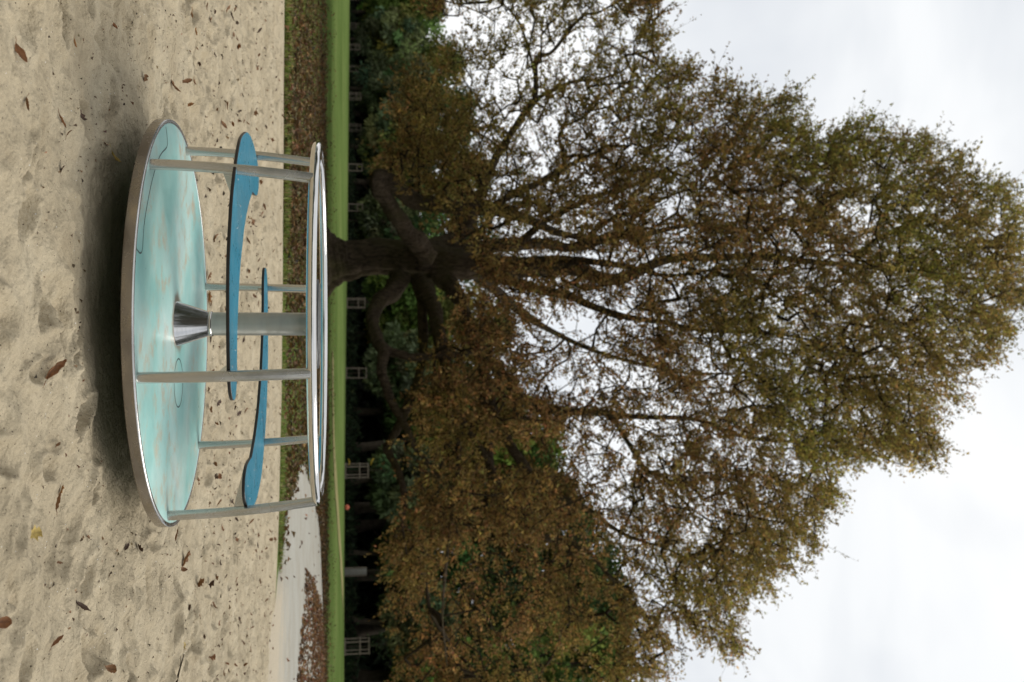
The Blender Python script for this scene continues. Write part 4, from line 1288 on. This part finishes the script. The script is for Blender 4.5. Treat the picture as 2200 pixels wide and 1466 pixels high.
GD = [(1380, 'tall open wooden guard beside the slanting bare trunk', 'thin young tree in the guard beside the slanting bare trunk'),
      (1008, 'wooden guard with yellow ties under the pale blue-green tree', 'thin young tree in the guard with yellow ties'),
      (801, 'wooden guard below the crossing low limbs of the big tree', 'thin young tree in the guard below the crossing limbs'),
      (653, 'wooden guard just right of the thick trunk', 'thin young tree in the guard just right of the thick trunk'),
      (450, 'wooden guard below the hooked limb, nearest left of the trunk', 'thin young tree in the guard nearest left of the trunk'),
      (365, 'wooden guard second to the left of the thick trunk', 'thin young tree in the second guard left of the trunk'),
      (281, 'narrow wooden guard third to the left of the thick trunk', 'thin young tree in the third guard left of the trunk'),
      (214, 'narrow wooden guard fourth to the left of the thick trunk', 'thin young tree in the fourth guard left of the trunk'),
      (156, 'small blurred wooden guard fifth to the left of the trunk', 'thin young tree in the fifth guard left of the trunk'),
      (110, 'small wooden guard third from the far end of the row', 'thin young tree in the guard third from the far end'),
      (66, 'small wooden guard second from the far end of the row', 'thin young tree in the guard second from the far end'),
      (4, 'farthest small wooden guard at the end of the row', 'thin young tree in the farthest guard of the row')]
for i, (py, lab, lab2) in enumerate(GD):
    q = (py - H_PX / 2) / F_PX
    Yd = float(tree_line(q)) - 1.2
    x = q * Yd
    o = guard(x, Yd, 0.12 * math.sin(i * 1.7), 2.0, 0.92, lab)
    if i == 1:
        for sgn in (0.35, 2.15):
            g = Geo(); g.tube(np.array([[-0.62, -0.5, sgn], [-0.9, -0.55, sgn + 0.06], [-1.15, -0.5, sgn + 0.22 * (1 if sgn > 1 else -.3)]]), 0.045, 8)
            g.build('tie_strap', M_YELLOW, o)
    sapling(x, Yd, 3.4 + 0.4 * math.sin(i * 2.3), lab2, i)

# pale shelter tube round another young stem
q = (1222 - H_PX / 2) / F_PX; Yd = float(tree_line(q)) - 0.5; x = q * Yd; z0 = float(terrain(np.array([x]), np.array([Yd]))[0])
o = empty('tree_shelter', (x, Yd, z0), 'pale grey shelter tube round a stem at the lawn edge', 'tree shelter')
g = Geo(); g.lathe([(0.27, -0.05), (0.27, 1.75), (0.25, 1.78), (0.25, 0.1)], 20); g.build('tube', M_TUBEP, o)
for sx in (-1, 1):
    g = Geo(); g.box((sx * 0.33, -0.05, 0.85), (0.07, 0.07, 1.9)); g.build('stake', M_WOOD, o, False)
sapling(x, Yd, 4.2, 'thin young tree rising out of the pale shelter tube', 40)

# reddish ball on the lawn edge
q = (1085 - H_PX / 2) / F_PX; Yd = float(tree_line(q)) - 3.0; x = q * Yd; z0 = float(terrain(np.array([x]), np.array([Yd]))[0])
bm = bmesh.new(); bmesh.ops.create_icosphere(bm, subdivisions=3, radius=0.21)
for v in bm.verts: v.co *= 1 + 0.025 * math.sin(v.co.x * 40) * math.cos(v.co.y * 37)
me = bpy.data.meshes.new('ball'); bm.to_mesh(me); bm.free(); me.materials.append(M_RED)
for p in me.polygons: p.use_smooth = True
ball = link_obj('ball', me); ball.location = (x, Yd, z0 + 0.2)
tag(ball, 'small reddish ball at the far edge of the lawn', 'ball')

# ------------------------------------------------------------------ single leaves lying on the sand
def leaf_mesh(kind, seed, col):
    r = np.random.default_rng(seed)
    nu, nv = 12, 7
    u = np.linspace(0, 1, nu)[:, None]; v = np.linspace(-1, 1, nv)[None, :]
    if kind == 0: prof = np.sin(PI * np.clip(u, 0.0, 1)) ** 0.75 * 0.27                       # long oval
    elif kind == 1: prof = (np.sin(PI * u) ** 0.6) * (0.33 + 0.12 * np.sin(u * 17))           # lobed
    else: prof = np.sin(PI * u) ** 0.9 * 0.17                                                 # narrow, rolled
    prof = np.maximum(prof, 0.012)
    roll = [0.9, 0.7, 2.0][kind] * r.uniform(0.7, 1.4); bend = r.uniform(0.5, 1.7) * r.choice([-1, 1]); twist = r.normal(0, 0.7)
    ang = v * roll
    w_ = prof * np.sin(ang) / max(roll, .1) * 1.0
    h_ = prof * (1 - np.cos(ang)) / max(roll, .1)
    x = np.sin(u * bend) / bend; z = (1 - np.cos(u * bend)) / abs(bend) * 0.6
    tw = twist * (u - 0.5)
    Y_ = w_ * np.cos(tw) - h_ * np.sin(tw); Zl = w_ * np.sin(tw) + h_ * np.cos(tw) + z
    Vv = np.stack([x + 0 * v, Y_ + 0.015 * r.normal(size=Y_.shape), Zl + 0.012 * r.normal(size=Y_.shape)], -1).reshape(-1, 3)
    Vv[:, 2] -= Vv[:, 2].min()
    Vv[:, 0] -= 0.5
    F_ = grid_faces(nu, nv)
    # stalk
    st = np.array([[-0.5, 0, Vv[3, 2]], [-0.62, 0.02, Vv[3, 2] + .03], [-0.75, 0.01, Vv[3, 2] + .01]])
    g = Geo(); g.add(Vv, F_); g.tube(st, [0.014, 0.012, 0.010], 5)
    Vv = np.vstack(g.v)
    c = np.tile(np.array(col), (len(Vv), 1)) * (0.8 + 0.4 * r.random((len(Vv), 1)))
    c[:nu * nv] *= (1 - 0.35 * (np.abs(np.tile(v, (nu, 1))).ravel() < 0.1))[:, None]
    return np_mesh('fallen_leaf', Vv, [np.vstack(g.q), np.vstack(g.t)], M_DRY, True, c)


TONE = {'brown': (0.17, 0.082, 0.032), 'dark brown': (0.060, 0.032, 0.018), 'ochre': (0.27, 0.13, 0.042), 'russet': (0.19, 0.082, 0.030), 'yellow': (0.45, 0.33, 0.10), 'tan': (0.20, 0.10, 0.042)}
SHAPE = {'oval': 0, 'lobed': 1, 'rolled': 2}
VAR = {}
for tn_ in TONE:
    for sh in SHAPE:
        VAR[tn_, sh] = [leaf_mesh(SHAPE[sh], 17 * len(VAR) + k, TONE[tn_]) for k in range(3)]


def lay(px, py, ln, tone, shape, label, rot=None, group=None, name='fallen_leaf'):
    p = at_z(px, py, 0.0)
    for _ in range(3):
        zz = float(sand_h(np.array([p[0]]), np.array([p[1]]))[0]); p = at_z(px, py, zz + 0.01)
    ms = VAR[tone, shape]
    if px < 300: ln *= 0.74
    o = link_obj(name, ms[random.randrange(len(ms))])
    o.location = (p[0], p[1], zz + 0.001)
    o.rotation_euler = (random.uniform(-.35, .35), random.uniform(-.3, .3), random.uniform(0, 2 * PI) if rot is None else rot)
    o.scale = (ln, ln, ln)
    return tag(o, label, 'leaf', group)


G_SAND = 'single leaves lying on the sand'
LEAVES = [
    (44, 121, .10, 'russet', 'oval', 'blurred russet oval leaf closest to the camera on the left-hand sand'),
    (58, 223, .09, 'brown', 'rolled', 'blurred rolled brown leaf below the closest russet leaf, left of the roundabout'),
    (135, 262, .085, 'russet', 'rolled', 'russet rolled leaf in the shaded sand before the roundabout, upper of a close pair'),
    (150, 281, .06, 'brown', 'rolled', 'small brown rolled leaf lower in the close pair before the roundabout'),
    (175, 252, .08, 'dark brown', 'lobed', 'dark brown crumpled leaf beside the close pair in the shaded sand'),
    (162, 94, .055, 'ochre', 'oval', 'small bright ochre leaf on open sand left of the roundabout'),
    (244, 56, .08, 'russet', 'oval', 'russet leaf with upturned edge by a dent in the left sand'),
    (413, 54, .155, 'ochre', 'rolled', 'largest ochre leaf, arched over its own shadow on the left sand'),
    (230, 238, .075, 'tan', 'oval', 'tan leaf lying just outside the shade of the deck, left side'),
    (224, 200, .05, 'brown', 'rolled', 'small brown curl on the rim of the shaded hollow'),
    (135, 360, .065, 'dark brown', 'oval', 'dark leaf with orange tip in front of the deck'),
    (91, 361, .05, 'tan', 'oval', 'little tan leaf nearer the camera than the dark orange-tipped one'),
    (313, 169, .05, 'brown', 'lobed', 'small lobed brown leaf left of the deck edge'),
    (373, 191, .11, 'tan', 'lobed', 'broad crumpled lobed tan leaf left of the deck'),
    (399, 172, .11, 'brown', 'rolled', 'long rolled brown leaf just beyond the broad crumpled one'),
    (417, 178, .06, 'tan', 'oval', 'small tan leaf touching the far end of the long rolled leaf'),
    (402, 224, .13, 'ochre', 'rolled', 'long narrow ochre roll pointing at the deck edge'),
    (428, 138, .06, 'dark brown', 'oval', 'small dark brown leaf alone beyond the long rolls'),
    (488, 226, .08, 'brown', 'oval', 'brown leaf on the sand level with the left seat tip'),
    (513, 240, .10, 'dark brown', 'rolled', 'dark rolled leaf farther out than the left seat tip'),
    (552, 144, .11, 'brown', 'oval', 'brown leaf on the far left sand, near the grass'),
    (547, 278, .11, 'tan', 'lobed', 'lobed tan leaf beyond the tip of the left seat'),
    (228, 310, .06, 'russet', 'lobed', 'russet leaf deep in the shade beside the deck rim'),
    (118, 787, .16, 'russet', 'rolled', 'large crumpled russet leaf straight in front of the roundabout'),
    (14, 976, .08, 'ochre', 'oval', 'blurred ochre leaf at the bottom of the near sand, centre right'),
    (126, 954, .09, 'tan', 'rolled', 'tan twisted leaf in front of the deck, right of the large crumpled one'),
    (135, 1052, .06, 'ochre', 'lobed', 'small orange lobed leaf on the near sand right of the deck'),
    (77, 1147, .085, 'yellow', 'lobed', 'yellow leaf nearest the camera on the right sand'),
    (193, 1155, .045, 'brown', 'oval', 'small brown leaf right of the deck rim, on smooth sand'),
    (274, 1174, .06, 'dark brown', 'oval', 'dark leaf, nearer one of two right of the deck'),
    (301, 1180, .055, 'dark brown', 'lobed', 'dark lobed leaf, farther one of two right of the deck'),
    (376, 1151, .10, 'brown', 'rolled', 'rolled brown leaf level with the deck, close to the right post'),
    (398, 1197, .11, 'tan', 'lobed', 'crumpled tan leaf right of the right-hand post'),
    (390, 1224, .10, 'brown', 'rolled', 'rolled brown leaf beside the crumpled tan one'),
    (450, 1253, .10, 'dark brown', 'lobed', 'dark lobed leaf on the mid sand right of the roundabout'),
    (176, 1309, .13, 'dark brown', 'rolled', 'long dark red-brown rolled leaf in a deep footprint'),
    (5, 1336, .10, 'russet', 'oval', 'blurred russet leaf cut by the near edge, right side'),
    (125, 1373, .09, 'russet', 'rolled', 'russet rolled leaf on the near right sand'),
    (203, 1421, .13, 'brown', 'rolled', 'long thin brown rolled leaf at the right edge of the sand'),
    (237, 1439, .10, 'tan', 'oval', 'broad tan leaf beyond the long thin one, right edge'),
    (400, 1303, .09, 'dark brown', 'lobed', 'dark three-pointed leaf on the right mid sand'),
    (425, 1313, .10, 'tan', 'rolled', 'slim tan rolled leaf beside the three-pointed one'),
    (459, 1305, .09, 'brown', 'oval', 'brown leaf just beyond the slim tan roll'),
    (394, 1388, .08, 'yellow', 'oval', 'yellow leaf on the mid sand at the far right'),
    (448, 639, .12, 'ochre', 'lobed', 'star-shaped orange leaf just behind the deck, left of the pole'),
    (482, 834, .12, 'ochre', 'lobed', 'crumpled orange leaf beside the near right post, behind the deck'),
    (451, 881, .10, 'tan', 'oval', 'tan leaf behind the deck under the right blue seat'),
    (498, 1079, .11, 'dark brown', 'oval', 'dark leaf behind the broad end of the right seat'),
    (485, 512, .12, 'dark brown', 'rolled', 'dark rolled leaf hidden close under the left seat edge'),
    (543, 477, .10, 'brown', 'lobed', 'lobed brown leaf in the notch side of the left seat'),
    (567, 446, .11, 'brown', 'oval', 'brown leaf beyond the notch of the left seat'),
    (129, 1207, .06, 'brown', 'rolled', 'small brown curl on the near sand, short of the long dark leaf'),
]
for i, (x, y, l_, tn_, sh, lab) in enumerate(LEAVES):
    lay(x, y, l_, tn_, sh, lab, None, G_SAND)
lay(245, 343, .12, 'yellow', 'rolled', 'thin yellow stalk in the dark shade under the deck', 0.4, G_SAND)
lay(124, 1076, .11, 'tan', 'rolled', 'pale straw-like strip on the near sand right of the deck', 2.4, G_SAND)
# the many small ones farther back that nothing tells apart
cnt = 0
used = [(x, y) for x, y, *_ in LEAVES]
while cnt < 230:
    px = 400 + 208 * rng.random() ** 0.6; py = rng.uniform(5, 1460)
    p = at_z(px, py, 0)[:2]
    if math.hypot(*p) > float(pit_radius(np.array([math.atan2(p[0], p[1])]))[0]) - 0.15: continue
    if math.hypot(p[0] - DECK_C[0], p[1] - DECK_C[1]) < 1.0: continue
    if min(math.hypot(px - a, py - b) for a, b in used) < 9: continue
    used.append((px, py))
    tn_ = random.choice(['brown', 'brown', 'dark brown', 'dark brown', 'russet', 'tan'])
    lay(px, py, float(rng.uniform(.04, .095)), tn_, random.choice(['oval', 'lobed', 'rolled']), 'small brownish leaf among the many scattered over the far sand', None, 'small leaves scattered over the far sand')
    cnt += 1
# leaf crumbs and bits too small to count
n_c = 3600
px_ = 60 + 545 * rng.random(n_c) ** 0.55; py_ = rng.uniform(-60, 1530, n_c)
pts = np.array([at_z(a, b, 0)[:2] for a, b in zip(px_, py_)])
ok = (np.hypot(pts[:, 0], pts[:, 1]) < pit_radius(np.arctan2(pts[:, 0], pts[:, 1])) - 0.1) & (np.hypot(pts[:, 0] - DECK_C[0], pts[:, 1] - DECK_C[1]) > 0.9)
ok &= rng.random(n_c) < 0.45 + 0.55 * (pts[:, 1] > 8)
pts = pts[ok]
ground_leaves('leaf_crumbs', pts, lambda x, y: sand_h(x, y) - 0.006, (0.007, 0.022), [(0.09, 0.055, 0.03), (0.06, 0.04, 0.024), (0.14, 0.08, 0.04), (0.20, 0.13, 0.07)], 'tiny leaf crumbs and bits scattered over the sand')
n_c = 650
px_ = 430 + 178 * rng.random(n_c) ** 0.7; py_ = rng.uniform(-60, 1530, n_c)
pts = np.array([at_z(a, b, 0)[:2] for a, b in zip(px_, py_)])
ok = (np.hypot(pts[:, 0], pts[:, 1]) < pit_radius(np.arctan2(pts[:, 0], pts[:, 1])) - 0.05) & (np.hypot(pts[:, 0] - DECK_C[0], pts[:, 1] - DECK_C[1]) > 1.2)
ground_leaves('leaf_scraps', pts[ok], lambda x, y: sand_h(x, y) - 0.002, (0.015, 0.045), [(0.10, 0.055, 0.025), (0.07, 0.042, 0.022), (0.15, 0.085, 0.035), (0.11, 0.075, 0.04)], 'brown leaf scraps too many to count on the far sand')
# bare twig at the right edge
p = at_z(366, 1449, 0); zz = float(sand_h(np.array([p[0]]), np.array([p[1]]))[0])
g = Geo(); g.tube(np.array([[-.12, -.02, 0.004], [-.03, .012, .012], [.05, -.004, .010], [.13, .018, .02]]), [.006, .0055, .004, .002], 7)
g.tube(np.array([[-.01, .008, .012], [.03, .05, .02], [.05, .08, .018]]), [.003, .002, .0012], 5)
tw = g.build('twig', M_TWIG); tw.location = (p[0], p[1], zz + 0.004); tw.rotation_euler.z = 2.0
tag(tw, 'bare dark forked twig on the sand at the right edge', 'twig')
